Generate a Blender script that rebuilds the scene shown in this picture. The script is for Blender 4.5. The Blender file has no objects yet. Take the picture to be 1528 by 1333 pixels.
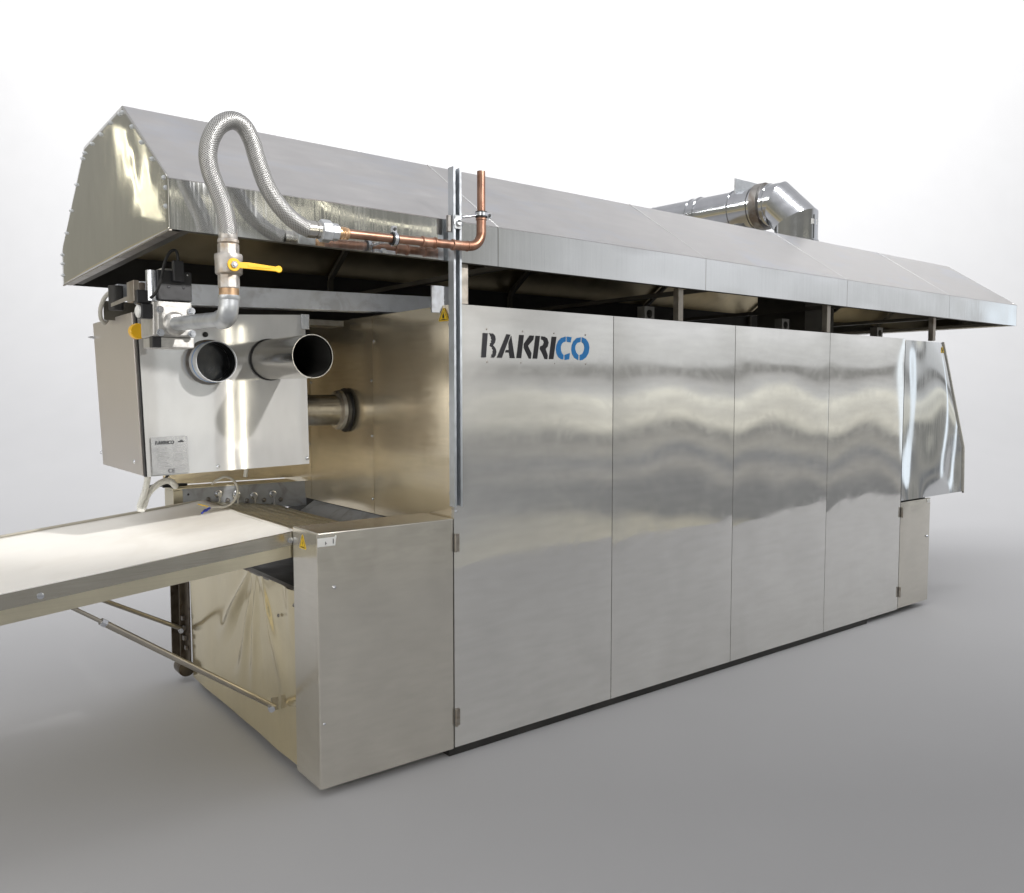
import bpy, bmesh, math, random
from mathutils import Vector, Matrix, noise
random.seed(7)
sc = bpy.context.scene
COL = sc.collection
PI = math.pi

# ------------------------------------------------------------------ materials
def new_mat(name):
    m = bpy.data.materials.new(name); m.use_nodes = True
    nt = m.node_tree; b = nt.nodes['Principled BSDF']
    return m, nt, b

def ramp(nt, stops, interp='LINEAR'):
    r = nt.nodes.new('ShaderNodeValToRGB'); cr = r.color_ramp; cr.interpolation = interp
    while len(cr.elements) < len(stops): cr.elements.new(0.5)
    for e, (p, c) in zip(cr.elements, stops):
        e.position = p
        e.color = (c, c, c, 1) if not hasattr(c, '__len__') else (*c[:3], 1)
    return r

def mapped(nt, scale, rot=(0, 0, 0)):
    tc = nt.nodes.new('ShaderNodeTexCoord'); mp = nt.nodes.new('ShaderNodeMapping')
    mp.inputs['Scale'].default_value = scale; mp.inputs['Rotation'].default_value = rot
    nt.links.new(tc.outputs['Object'], mp.inputs['Vector'])
    return mp

def noise_node(nt, scale_vec, scale=1.0, detail=3, rough=0.5, dist=0.0, rot=(0, 0, 0)):
    mp = mapped(nt, scale_vec, rot)
    n = nt.nodes.new('ShaderNodeTexNoise')
    n.inputs['Scale'].default_value = scale; n.inputs['Detail'].default_value = detail
    n.inputs['Roughness'].default_value = rough; n.inputs['Distortion'].default_value = dist
    nt.links.new(mp.outputs[0], n.inputs['Vector'])
    return n

def mrange(nt, src, a, b, c, d):
    m = nt.nodes.new('ShaderNodeMapRange')
    for i, v in zip(('From Min', 'From Max', 'To Min', 'To Max'), (a, b, c, d)):
        m.inputs[i].default_value = v
    nt.links.new(src, m.inputs['Value'])
    return m.outputs['Result']

def steel(name, col=(.60, .59, .565), rough=.28, grain=(1.2, 1.2, 60), wave=.012, wscale=(1.3, 1.3, 1.3),
          var=.07, smudge=.10, metallic=1.0, grainb=.00012, stain=None, seed=0.0, swirl=0.0):
    """rolled stainless sheet: directional grain, oil-canning, wiped smudges in the gloss"""
    m, nt, b = new_mat(name); L = nt.links.new
    b.inputs['Metallic'].default_value = metallic
    g = noise_node(nt, grain, 6, 1.5, .5)
    s = noise_node(nt, (1.6, 1.6, 1.1), 1.7 + seed * .1, 5, .6, .6)
    # roughness
    r1 = mrange(nt, g.outputs['Fac'], .3, .7, rough - var * .5, rough + var * .5)
    r2 = mrange(nt, s.outputs['Fac'], .35, .7, -smudge * .5, smudge * .5)
    ad = nt.nodes.new('ShaderNodeMath'); ad.operation = 'ADD'; ad.use_clamp = True
    L(r1, ad.inputs[0]); L(r2, ad.inputs[1])
    last = ad.outputs[0]
    if swirl:
        w = noise_node(nt, (1, 1, 1), 2.2, 2, .5, 5.0)
        r3 = mrange(nt, w.outputs['Fac'], .4, .62, -swirl, swirl)
        a2 = nt.nodes.new('ShaderNodeMath'); a2.operation = 'ADD'; a2.use_clamp = True
        L(last, a2.inputs[0]); L(r3, a2.inputs[1]); last = a2.outputs[0]
    lo, hi = (.29, .6) if rough >= .3 else (.02, .258)
    cl = nt.nodes.new('ShaderNodeClamp'); cl.inputs['Min'].default_value = lo; cl.inputs['Max'].default_value = hi
    L(last, cl.inputs['Value']); L(cl.outputs[0], b.inputs['Roughness'])
    # colour
    v = mrange(nt, g.outputs['Fac'], .25, .75, .96, 1.03)
    v2 = mrange(nt, s.outputs['Fac'], .3, .7, .95, 1.04)
    mu = nt.nodes.new('ShaderNodeMath'); mu.operation = 'MULTIPLY'; L(v, mu.inputs[0]); L(v2, mu.inputs[1])
    hs = nt.nodes.new('ShaderNodeHueSaturation'); hs.inputs['Color'].default_value = (*col, 1)
    L(mu.outputs[0], hs.inputs['Value'])
    cout = hs.outputs['Color']
    if stain:
        sn = noise_node(nt, stain[1], stain[2], 4, .6, .4)
        mx = nt.nodes.new('ShaderNodeMix'); mx.data_type = 'RGBA'
        f = mrange(nt, sn.outputs['Fac'], .52, .72, 0, stain[3])
        L(f, mx.inputs['Factor']); L(cout, mx.inputs['A']); mx.inputs['B'].default_value = (*stain[0], 1)
        cout = mx.outputs['Result']
    L(cout, b.inputs['Base Color'])
    # bumps
    wv = noise_node(nt, wscale, 1.0, 1, .35, 0.2)
    b1 = nt.nodes.new('ShaderNodeBump'); b1.inputs['Distance'].default_value = wave; b1.inputs['Strength'].default_value = 1
    L(wv.outputs['Fac'], b1.inputs['Height'])
    if wave > .0001: L(b1.outputs[0], b.inputs['Normal'])
    return m

def plain(name, col, rough=.5, metallic=0.0, var=.12, nscale=14, bump=.0005, rvar=.1, dirt=None):
    m, nt, b = new_mat(name); L = nt.links.new
    b.inputs['Metallic'].default_value = metallic
    n = noise_node(nt, (1, 1, 1), nscale, 2, .5, .3)
    v = mrange(nt, n.outputs['Fac'], .3, .7, 1 - var, 1 + var)
    hs = nt.nodes.new('ShaderNodeHueSaturation'); hs.inputs['Color'].default_value = (*col, 1)
    L(v, hs.inputs['Value']); c = hs.outputs['Color']
    if dirt:
        d = noise_node(nt, (1, 1, 1), dirt[1], 3, .6, .8)
        mx = nt.nodes.new('ShaderNodeMix'); mx.data_type = 'RGBA'
        L(mrange(nt, d.outputs['Fac'], .5, .66, 0, dirt[2]), mx.inputs['Factor'])
        L(c, mx.inputs['A']); mx.inputs['B'].default_value = (*dirt[0], 1); c = mx.outputs['Result']
    L(c, b.inputs['Base Color'])
    lo, hi = (rough - rvar, rough + rvar) if metallic < .3 else ((max(.29, rough - rvar), rough + rvar) if rough >= .3 else (rough - rvar, min(.258, rough + rvar)))
    L(mrange(nt, n.outputs['Fac'], .3, .7, max(.03, lo), hi), b.inputs['Roughness'])
    bp = nt.nodes.new('ShaderNodeBump'); bp.inputs['Distance'].default_value = bump
    L(n.outputs['Fac'], bp.inputs['Height']); L(bp.outputs[0], b.inputs['Normal'])
    return m

M = {}
M['panel'] = steel('brushed_stainless_panel', (.79, .78, .75), .06, (1.0, 1.0, 5), .0, (1.9, 1, .8), .008, .03, swirl=.02, metallic=.78)
M['cab'] = steel('brushed_stainless_cover', (.70, .67, .60), .23, (1.5, 1.5, 8), .0, (1.2, 1.2, 1.2), .04, .07, seed=3, swirl=.02, metallic=.85)
M['endwall'] = steel('stainless_end_wall', (.80, .71, .54), .21, (2, 1, 12), .0, (1.2, 1.2, 2.2), .05, .08, seed=5, metallic=.78)
M['fascia'] = steel('stainless_fascia', (.70, .71, .71), .09, (26, 1, .5), .0, (1.7, 1, 2.2), .08, .08, seed=2)
M['roof'] = steel('matte_stainless_roof', (.68, .665, .655), .34, (.8, 3, 3), .0, (.9, .9, .9), .05, .08, seed=8,
                  stain=((.62, .68, .80), (1.2, 2.4, 2.4), 1.6, .35))
M['gable'] = steel('stainless_gable', (.60, .592, .55), .065, (1, 22, .7), .0, (1, 2.0, 1.6), .04, .06, seed=4)
M['skirt'] = steel('polished_stainless_skirt', (.80, .71, .49), .15, (1, 4, 2), .0, (1, 2.2, 2.2), .05, .07, seed=6, metallic=.82)
M['box'] = steel('stainless_burner_box', (.60, .595, .58), .06, (3, 3, 1.2), .0, (1.5, 1.5, .7), .02, .04, seed=7, metallic=.52)
M['boxside'] = steel('stainless_burner_side', (.52, .485, .45), .36, (1, 12, 1.5), .0, (1, 2, 2), .05, .08, seed=9, metallic=.6)
M['tube'] = steel('stainless_tube', (.60, .585, .55), .20, (6, 1, 6), .0, (2, 2, 2), .06, .08, seed=1)
M['flue'] = steel('bright_flue_steel', (.52, .53, .55), .15, (2, 2, 2), .0, (2, 2, 2), .04, .05, seed=2)
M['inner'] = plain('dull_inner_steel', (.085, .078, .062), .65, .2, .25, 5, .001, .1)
M['inner_reflect'] = plain('inner_slope_lit', (.46, .39, .25), .33, 1.0, .2, 4, .001, .1)  # gold reflection under the hood put into the base colour
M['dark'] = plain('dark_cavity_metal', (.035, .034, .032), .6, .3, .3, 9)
M['post'] = plain('post_steel', (.36, .33, .29), .42, .85, .15, 20, .0003, .1, dirt=((.17, .12, .08), 7, .6))
M['lug'] = plain('lug_steel', (.30, .29, .27), .5, .6, .2, 20)
M['greypaint'] = plain('grey_painted_steel', (.36, .38, .41), .42, .1, .06, 18, .0004, .08, dirt=((.16, .15, .14), 9, .5))
M['beampaint'] = plain('pale_grey_painted_beam', (.82, .86, .92), .45, .05, .05, 18, .0004, .08, dirt=((.3, .29, .28), 9, .3))
M['oldsteel'] = plain('oxidised_frame_steel', (.22, .21, .20), .42, .75, .2, 12, .0006, .1, dirt=((.10, .065, .04), 6, .7))
M['leg'] = plain('brown_frame_steel', (.12, .10, .075), .40, .7, .25, 14, .0008, .1, dirt=((.05, .03, .015), 18, .8))
M['galv'] = plain('galvanised_iron', (.52, .54, .56), .40, .75, .12, 26, .0010, .1)
M['cast'] = plain('cast_fitting', (.46, .44, .42), .46, .7, .12, 40, .0010, .1, dirt=((.34, .22, .10), 12, .6))
M['alu'] = plain('die_cast_aluminium', (.50, .49, .47), .42, .7, .14, 40, .0010, .1)
M['zinc'] = plain('zinc_plated', (.60, .62, .66), .28, .95, .08, 30, .0002, .08)
M['strut'] = plain('galvanised_channel', (.50, .53, .565), .34, .6, .08, 24, .0003, .08)
M['copper'] = plain('copper_tube', (.31, .18, .13), .40, .9, .22, 11, .0004, .10, dirt=((.22, .11, .07), 9, .75))
M['brass'] = plain('solder_brass', (.66, .44, .27), .34, .95, .14, 30, .0008, .1)
M['bronze'] = plain('thread_tape_brass', (.42, .28, .17), .45, .7, .3, 40, .001, .1)
M['black'] = plain('black_plastic', (.016, .016, .018), .42, 0, .2, 30, .0003, .08)
M['rubber'] = plain('black_rubber', (.012, .012, .012), .65, 0, .2, 30)
M['yellow'] = plain('yellow_lacquer', (.80, .45, .012), .34, 0, .05, 20, .0002, .06)
M['yellow2'] = plain('yellow_sticker', (.78, .52, .02), .40, 0, .04, 20, .0001, .05)
M['white'] = plain('white_plastic', (.72, .72, .70), .5, 0, .04, 12, .0003, .06)
M['conduit'] = plain('grey_conduit_plastic', (.62, .62, .58), .5, 0, .05, 12, .0003, .06)
M['cable'] = plain('grey_cable', (.42, .41, .37), .5, 0, .06, 12, .0003, .06)
M['belt'] = plain('white_belt', (.84, .815, .76), .55, 0, .03, 3, .0006, .05, dirt=((.66, .62, .54), 4, .18))
M['rail'] = steel('rail_steel', (.56, .535, .475), .22, (1, 1, 30), .0, (1.5, 1.5, 2), .05, .06, seed=3)
M['tray'] = steel('tray_steel', (.68, .63, .49), .35, (1, 1, 30), .0, (1.5, 1.5, 2), .05, .06, seed=4)
M['rod'] = plain('strut_steel', (.42, .39, .34), .30, .85, .08, 10, .0001, .06)
M['blue'] = plain('logo_blue', (.017, .225, .60), .35, 0, .03, 10, .0001, .05)
M['ink'] = plain('logo_black', (.014, .014, .018), .38, 0, .05, 10, .0001, .05)
M['bluewire'] = plain('blue_ferrule', (.012, .03, .30), .4, 0, .05, 10)
M['plate'] = plain('rating_plate', (.60, .60, .60), .28, .85, .06, 30, .0001, .06)
M['etch'] = plain('etched_text', (.33, .33, .33), .5, .6, .1, 60)
M['sealant'] = plain('white_seam_sealant', (.85, .85, .85), .5, 0, .03, 12)
M['pvc'] = plain('white_sleeve', (.50, .51, .52), .42, .1, .03, 12)
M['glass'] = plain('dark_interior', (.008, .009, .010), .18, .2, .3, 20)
M['ground'] = plain('matte_grey_floor', (.415, .415, .422), .75, 0, .012, 2.0, .0002, .04)

def braid_material():
    m, nt, b = new_mat('braided_stainless'); L = nt.links.new
    b.inputs['Metallic'].default_value = .95
    uv = nt.nodes.new('ShaderNodeUVMap')
    outs = []
    for sgn in (1, -1):
        sp = nt.nodes.new('ShaderNodeSeparateXYZ'); L(uv.outputs[0], sp.inputs[0])
        a = nt.nodes.new('ShaderNodeMath'); a.operation = 'MULTIPLY'; a.inputs[1].default_value = 18 * sgn; L(sp.outputs['X'], a.inputs[0])
        c = nt.nodes.new('ShaderNodeMath'); c.operation = 'MULTIPLY_ADD'; c.inputs[1].default_value = 150; L(sp.outputs['Y'], c.inputs[0]); L(a.outputs[0], c.inputs[2])
        w = nt.nodes.new('ShaderNodeMath'); w.operation = 'MULTIPLY'; w.inputs[1].default_value = 2 * PI; L(c.outputs[0], w.inputs[0])
        s = nt.nodes.new('ShaderNodeMath'); s.operation = 'SINE'; L(w.outputs[0], s.inputs[0])
        outs.append(s.outputs[0])
    mx = nt.nodes.new('ShaderNodeMath'); mx.operation = 'MAXIMUM'; L(outs[0], mx.inputs[0]); L(outs[1], mx.inputs[1])
    h = mrange(nt, mx.outputs[0], -.6, 1, 0, 1)
    r = ramp(nt, [(0, (.12, .115, .105)), (.5, (.31, .305, .29)), (1, (.58, .58, .575))]); L(h, r.inputs[0])
    L(r.outputs[0], b.inputs['Base Color']); b.inputs['Roughness'].default_value = .42
    bp = nt.nodes.new('ShaderNodeBump'); bp.inputs['Distance'].default_value = .0010; L(h, bp.inputs['Height']); L(bp.outputs[0], b.inputs['Normal'])
    return m
M['braid'] = braid_material()

# ------------------------------------------------------------------ objects
def tag(o, label=None, cat=None, group=None, kind=None):
    for k, v in (('label', label), ('category', cat), ('group', group), ('kind', kind)):
        if v: o[k] = v
    return o

def thing(name, label, cat, loc, group=None):
    o = bpy.data.objects.new(name, None); COL.objects.link(o); o.location = loc
    o.empty_display_size = .1
    return tag(o, label, cat, group)

def org(o):
    v = Vector((0, 0, 0))
    while o is not None: v = v + o.location; o = o.parent
    return v

def part(name, bm, mat, parent=None, smooth=False, loc=None, bevel=0, weld=True, label=None):
    """bm is in world coordinates; the object sits at loc (default: its parent's origin)"""
    if weld: bmesh.ops.remove_doubles(bm, verts=bm.verts, dist=1e-5)
    bmesh.ops.recalc_face_normals(bm, faces=bm.faces)
    base = Vector(loc) if loc is not None else (org(parent) if parent else Vector((0, 0, 0)))
    for v in bm.verts: v.co -= base
    me = bpy.data.meshes.new(name); bm.to_mesh(me); bm.free()
    me.materials.append(M[mat] if isinstance(mat, str) else mat)
    if smooth:
        for p in me.polygons: p.use_smooth = True
    o = bpy.data.objects.new(name, me); COL.objects.link(o)
    if parent: o.parent = parent; o.location = base - org(parent)
    else: o.location = base
    if smooth and smooth != 'all':
        md = o.modifiers.new('split', 'EDGE_SPLIT'); md.split_angle = math.radians(40)
    if bevel:
        bv = o.modifiers.new('bevel', 'BEVEL'); bv.width = bevel; bv.segments = 2; bv.limit_method = 'ANGLE'
        bv.angle_limit = math.radians(40)
    if label: o['label'] = label
    return o

def B(): return bmesh.new()

def hexa(bm, c):
    """8 corners: 0-3 one face loop, 4-7 the opposite"""
    v = [bm.verts.new(p) for p in c]
    for f in ((0, 1, 2, 3), (7, 6, 5, 4), (0, 4, 5, 1), (1, 5, 6, 2), (2, 6, 7, 3), (3, 7, 4, 0)):
        bm.faces.new([v[i] for i in f])
    return bm

def box(bm, x0, x1, y0, y1, z0, z1):
    return hexa(bm, [(x0, y0, z0), (x1, y0, z0), (x1, y1, z0), (x0, y1, z0), (x0, y0, z1), (x1, y0, z1), (x1, y1, z1), (x0, y1, z1)])

def frame_of(d):
    d = Vector(d).normalized(); u = Vector((0, 0, 1)) if abs(d.z) < .9 else Vector((1, 0, 0))
    a = d.cross(u).normalized(); return d, a, d.cross(a).normalized()

def lathe(bm, p, d, prof, n=32, phase=0.0, caps=True):
    """prof: (distance along d, radius)"""
    p = Vector(p); d, a, b = frame_of(d); rings = []
    for s, r in prof:
        rings.append([bm.verts.new(p + d * s + (a * math.cos(2 * PI * i / n + phase) + b * math.sin(2 * PI * i / n + phase)) * r) for i in range(n)])
    for r0, r1 in zip(rings, rings[1:]):
        for i in range(n): bm.faces.new((r0[i], r0[(i + 1) % n], r1[(i + 1) % n], r1[i]))
    if caps:
        bm.faces.new(rings[0]); bm.faces.new(rings[-1][::-1])
    return bm

def cyl(bm, p, q, r, n=24, r2=None, phase=0.0):
    p, q = Vector(p), Vector(q)
    return lathe(bm, p, q - p, [(0, r), ((q - p).length, r if r2 is None else r2)], n, phase)

def catmull(P, k=8):
    P = [Vector(p) for p in P]; out = []
    for i in range(len(P) - 1):
        a, b, c, d = P[max(i - 1, 0)], P[i], P[i + 1], P[min(i + 2, len(P) - 1)]
        for j in range(k):
            t = j / k
            out.append(.5 * ((2 * b) + (c - a) * t + (2 * a - 5 * b + 4 * c - d) * t * t + (3 * b - a - 3 * c + d) * t ** 3))
    out.append(P[-1]); return out

def sweep(bm, path, rad, n=20, uv=False, ridge=None):
    path = [Vector(p) for p in path]
    t0 = (path[1] - path[0]).normalized(); _, a, b = frame_of(t0)
    rings = []; L = 0; Ls = []
    for i, p in enumerate(path):
        t = (path[min(i + 1, len(path) - 1)] - path[max(i - 1, 0)]).normalized()
        a = (a - t * a.dot(t)).normalized(); b = t.cross(a)
        if i: L += (p - path[i - 1]).length
        Ls.append(L)
        r = rad(L) if callable(rad) else rad
        rings.append([bm.verts.new(p + (a * math.cos(2 * PI * j / n) + b * math.sin(2 * PI * j / n)) * r) for j in range(n)])
    lay = bm.loops.layers.uv.new('UVMap') if uv else None
    for k, (r0, r1) in enumerate(zip(rings, rings[1:])):
        for i in range(n):
            f = bm.faces.new((r0[i], r0[(i + 1) % n], r1[(i + 1) % n], r1[i]))
            if uv:
                for lp, (uu, vv) in zip(f.loops, ((i / n, Ls[k]), ((i + 1) / n, Ls[k]), ((i + 1) / n, Ls[k + 1]), (i / n, Ls[k + 1]))):
                    lp[lay].uv = (uu, vv)
    bm.faces.new(rings[0]); bm.faces.new(rings[-1][::-1])
    return bm

def prism(bm, pts, off):
    """polygon (list of 3d points) extruded by vector off"""
    off = Vector(off); a = [bm.verts.new(Vector(p)) for p in pts]; b = [bm.verts.new(Vector(p) + off) for p in pts]
    bm.faces.new(a); bm.faces.new(b[::-1])
    for i in range(len(a)): bm.faces.new((a[i], a[(i + 1) % len(a)], b[(i + 1) % len(a)], b[i]))
    return bm

def sheet(bm, f, nu, nv, thick_dir, th=.002, rim=0.0):
    """grid sheet from f(u,v)->point, closed by a back face offset along thick_dir"""
    td = Vector(thick_dir)
    g = [[bm.verts.new(f(i / nu, j / nv)) for j in range(nv + 1)] for i in range(nu + 1)]
    for i in range(nu):
        for j in range(nv): bm.faces.new((g[i][j], g[i + 1][j], g[i + 1][j + 1], g[i][j + 1]))
    edge = [g[i][0] for i in range(nu + 1)] + [g[nu][j] for j in range(1, nv + 1)] + [g[i][nv] for i in range(nu - 1, -1, -1)] + [g[0][j] for j in range(nv - 1, 0, -1)]
    back = [bm.verts.new(v.co + td * th) for v in edge]; n = len(edge)
    for i in range(n): bm.faces.new((edge[i], edge[(i + 1) % n], back[(i + 1) % n], back[i]))
    if not rim: bm.faces.new(back[::-1])
    return bm

def bulged(x0, x1, z0, z1, y, amp, seed, th=.02, nu=30, nv=44, wob=.0016, tilt=0.0):
    """front-facing steel door leaf with the slight pillow and oil-canning of thin sheet"""
    bm = B()
    def f(u, v):
        a, b_ = abs(2 * u - 1), abs(2 * v - 1)
        h = amp * (1 - a ** 5) * (1 - b_ ** 9)
        w = (noise.noise(Vector((u * 2.0 + seed * 7.3, v * 3.4, seed))) + .12 * noise.noise(Vector((u * 4.1 + seed, v * 8.0, seed * 3)))) * wob * (1 - a ** 8) + tilt * (v - .55) * (z1 - z0) * (1 - a ** 2) * (1 - b_ ** 8)
        return Vector((x0 + (x1 - x0) * u, y - h - w, z0 + (z1 - z0) * v))
    return sheet(bm, f, nu, nv, (0, 1, 0), th)

# ================================================================== SETTING
CAM = Vector((-1.4235, -3.0825, 1.600)); FW = Vector((.6137, .7896, 0)); RT = Vector((.7896, -.6137, 0))
def backdrop():
    bm = B(); R0, RAD, S0, S1 = 10.785, 9.08, -15.0, 18.0
    prof = [(-7.5, 0), (-3, 0), (0, 0), (2, 0), (4, 0), (6, 0)]
    for i in range(41):
        t = math.radians(90 * i / 40); prof.append((R0 + RAD * math.sin(t), RAD * (1 - math.cos(t))))
    prof.append((R0 + RAD, RAD + 2.6))
    rows = []
    for r, z in prof:
        p = Vector((CAM.x, CAM.y, 0)) + FW * r
        rows.append([bm.verts.new(p + RT * s + Vector((0, 0, z - .046))) for s in (S0, -4, 0, 5, S1)])
    for a, b in zip(rows, rows[1:]):
        for i in range(4): bm.faces.new((a[i], a[i + 1], b[i + 1], b[i]))
    bmesh.ops.bisect_plane(bm, geom=bm.verts[:] + bm.edges[:] + bm.faces[:], plane_co=(0, -3.5, 0), plane_no=(0, -1, 0), clear_outer=True)
    return bm
g = part('ground', backdrop(), 'ground', smooth='all'); tag(g, kind='structure')

# ================================================================== OVEN
oven = thing('industrial_oven', 'long stainless steel tunnel oven with tall flat side panels and a black and blue logo', 'oven', (2.9, .95, -.05))
# inner body with a dark top, and end walls
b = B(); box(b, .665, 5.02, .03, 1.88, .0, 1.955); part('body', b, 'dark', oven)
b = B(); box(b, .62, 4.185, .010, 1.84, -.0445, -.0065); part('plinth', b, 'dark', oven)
XS = [.643, 1.629, 2.623, 3.614, 4.592]
for i in range(4):
    x0, x1 = XS[i] + .0022, XS[i + 1] - .0022
    p = part('front_panel', bulged(x0, x1, -.006, 1.988, .0, .0045, i + 1.0, tilt=(.004, .010, .013, .015)[i], wob=(.0025, .003, .0034, .0040)[i]), 'panel', oven, smooth='all', weld=True)
    p.modifiers.new('es', 'EDGE_SPLIT').split_angle = math.radians(35)
# hinges of lower covers
for (x, za, zb) in ((.648, .89, .97), (.648, .095, .172), (4.600, .68, .755), (4.598, .085, .161)):
    b = B(); cyl(b, (x, -.010, za), (x, -.010, zb), .0075, 12); box(b, x + .004, x + .022, -.006, -.0045, za, zb)
    part('hinge', b, 'post', oven, bevel=.001)

# logo on first panel
LOGO = dict(
 b_stem=[(0.803,1.867),(0.828,1.867),(0.818,1.758),(0.793,1.757)],
 b_bowl=[(0.836,1.867),(0.858,1.867),(0.87,1.856),(0.873,1.841),(0.869,1.827),(0.858,1.814),(0.872,1.801),(0.877,1.785),(0.873,1.769),(0.863,1.758),(0.845,1.758),(0.852,1.766),(0.849,1.77),(0.858,1.779),(0.855,1.784),(0.861,1.793),(0.853,1.798),(0.856,1.803),(0.846,1.808),(0.839,1.814),(0.845,1.817),(0.843,1.822),(0.851,1.828),(0.847,1.833),(0.853,1.84),(0.847,1.846),(0.85,1.852),(0.844,1.855),(0.845,1.861)],
 a_left=[(0.936,1.867),(0.958,1.866),(0.908,1.758),(0.88,1.758)],
 a_right=[(0.963,1.86),(0.983,1.758),(0.955,1.758),(0.95,1.783),(0.928,1.783),(0.933,1.795),(0.949,1.795),(0.948,1.829)],
 k_stem=[(1.011,1.867),(1.037,1.867),(1.021,1.759),(0.993,1.759)],
 k_arm=[(1.073,1.867),(1.098,1.867),(1.095,1.849),(1.062,1.818),(1.083,1.784),(1.079,1.758),(1.068,1.758),(1.037,1.808),(1.038,1.827)],
 r_stem=[(1.109,1.867),(1.135,1.867),(1.118,1.759),(1.09,1.759)],
 r_bowl=[(1.143,1.866),(1.164,1.865),(1.18,1.857),(1.189,1.838),(1.183,1.819),(1.17,1.807),(1.183,1.777),(1.181,1.758),(1.164,1.758),(1.148,1.787),(1.134,1.806),(1.137,1.818),(1.153,1.824),(1.16,1.837),(1.156,1.847),(1.143,1.851)],
 i=[(1.209,1.867),(1.238,1.867),(1.219,1.759),(1.19,1.759)],
 c_arc=[(1.298,1.871),(1.269,1.863),(1.25,1.847),(1.239,1.827),(1.235,1.808),(1.239,1.787),(1.25,1.771),(1.267,1.761),(1.282,1.759),(1.284,1.781),(1.273,1.79),(1.266,1.805),(1.266,1.822),(1.274,1.837),(1.285,1.844),(1.297,1.846)],
 c_top=[(1.306,1.871),(1.336,1.869),(1.329,1.843),(1.305,1.846)],
 c_low=[(1.291,1.782),(1.325,1.792),(1.32,1.761),(1.291,1.757)],
 o_left=[(1.397,1.871),(1.372,1.867),(1.349,1.85),(1.338,1.829),(1.335,1.809),(1.34,1.788),(1.356,1.769),(1.38,1.759),(1.382,1.783),(1.367,1.795),(1.359,1.812),(1.361,1.829),(1.373,1.843),(1.395,1.848)],
 o_right=[(1.406,1.872),(1.431,1.864),(1.449,1.845),(1.455,1.822),(1.449,1.795),(1.432,1.773),(1.408,1.76),(1.391,1.758),(1.392,1.784),(1.411,1.792),(1.421,1.808),(1.424,1.825),(1.418,1.84),(1.405,1.848)])
LETTERS = [('letter', 'ink', ('b_stem', 'b_bowl')), ('letter', 'ink', ('a_left', 'a_right')), ('letter', 'ink', ('k_stem', 'k_arm')),
           ('letter', 'ink', ('r_stem', 'r_bowl')), ('letter', 'ink', ('i',)), ('letter', 'blue', ('c_arc', 'c_top', 'c_low')), ('letter', 'blue', ('o_left', 'o_right'))]
for nm, mt, ks in LETTERS:
    b = B()
    for k in ks: prism(b, [(x, -.0082, z) for x, z in LOGO[k]], (0, .005, 0))
    part(nm, b, mt, oven, weld=False, label={'ink': 'black stencil letter of the logo', 'blue': 'blue stencil letter of the logo'}[mt])
def screw(parent, p, d, r=.006, h=.004, mat='zinc', name='screw'):
    b = B(); d = Vector(d).normalized(); p = Vector(p)
    lathe(b, p - d * .001, d, [(0, r), (.001, r), (.001 + h * .6, r * .85), (.001 + h, r * .4)], 10)
    return part(name, b, mat, parent, loc=p, smooth=True)
for x, z in [(0.824,1.885),(1.031,1.884),(1.223,1.883),(1.429,1.884),(0.826,1.738),(1.02,1.738),(1.227,1.739),(1.432,1.741)]:
    screw(oven, (x, -.0045, z), (0, -1, 0), .0045, .003, 'post')
screw(oven, (.655, -.001, 1.072), (0, -1, 0), .006, .004)

# end wall over the conveyor mouth : three sheets
for (y0, y1, sd) in ((.004, .748, 3.), (.752, 1.508, 5.), (1.512, 1.90, 8.)):
    b = B()
    def f(u, v, y0=y0, y1=y1, sd=sd):
        a, c = abs(2 * u - 1), abs(2 * v - 1)
        return Vector((.655 - .004 * (1 - a ** 6) * (1 - c ** 8) - .0022 * noise.noise(Vector((u * 2 + sd, v * 4, sd))), y0 + (y1 - y0) * u, .975 + (1.988 - .975) * v))
    sheet(b, f, 18, 26, (1, 0, 0), .012)
    w = part('end_wall', b, 'endwall', oven, smooth='all'); w.modifiers.new('es', 'EDGE_SPLIT').split_angle = math.radians(35)
for y, z in ((.765, 1.66), (.765, 1.376), (.735, 1.86), (.765, 1.05), (1.495, 1.928), (1.495, 1.657), (1.525, 1.30), (.04, 1.90), (.04, 1.55), (.04, 1.15)):
    screw(oven, (.652, y, z), (-1, 0, 0), .008, .004)
# port ring and dark collar for the hot air pipe
b = B(); lathe(b, (.640, 1.037, 1.506), (-1, 0, 0), [(0, .118), (.004, .118)], 40); part('port_collar', b, 'black', oven, smooth=True)
# mouth under the end wall
b = B(); prism(b, [(.49, .26, .860), (.664, .26, .968), (.668, .26, .960), (.494, .26, .852)], (0, 1.24, 0)); part('mouth_plate', b, 'greypaint', oven)
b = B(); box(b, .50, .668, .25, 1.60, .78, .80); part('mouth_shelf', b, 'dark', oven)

b = B(); box(b, -.10, .66, 1.80, 1.806, 1.081, 1.97); part('rear_plate', b, 'endwall', oven)
b = B(); box(b, -.30, .66, 1.50, 1.506, 1.90, 2.165); part('dark_gap_sheet', b, 'dark', oven)  # added dark sheet, stands in for the shade above the burner box
b = B(); box(b, -.10, 3.9, 1.862, 1.868, 1.94, 2.18); part('dark_back_sheet', b, 'dark', oven)  # added dark sheet, keeps the slit behind the end wall in shade
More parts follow.
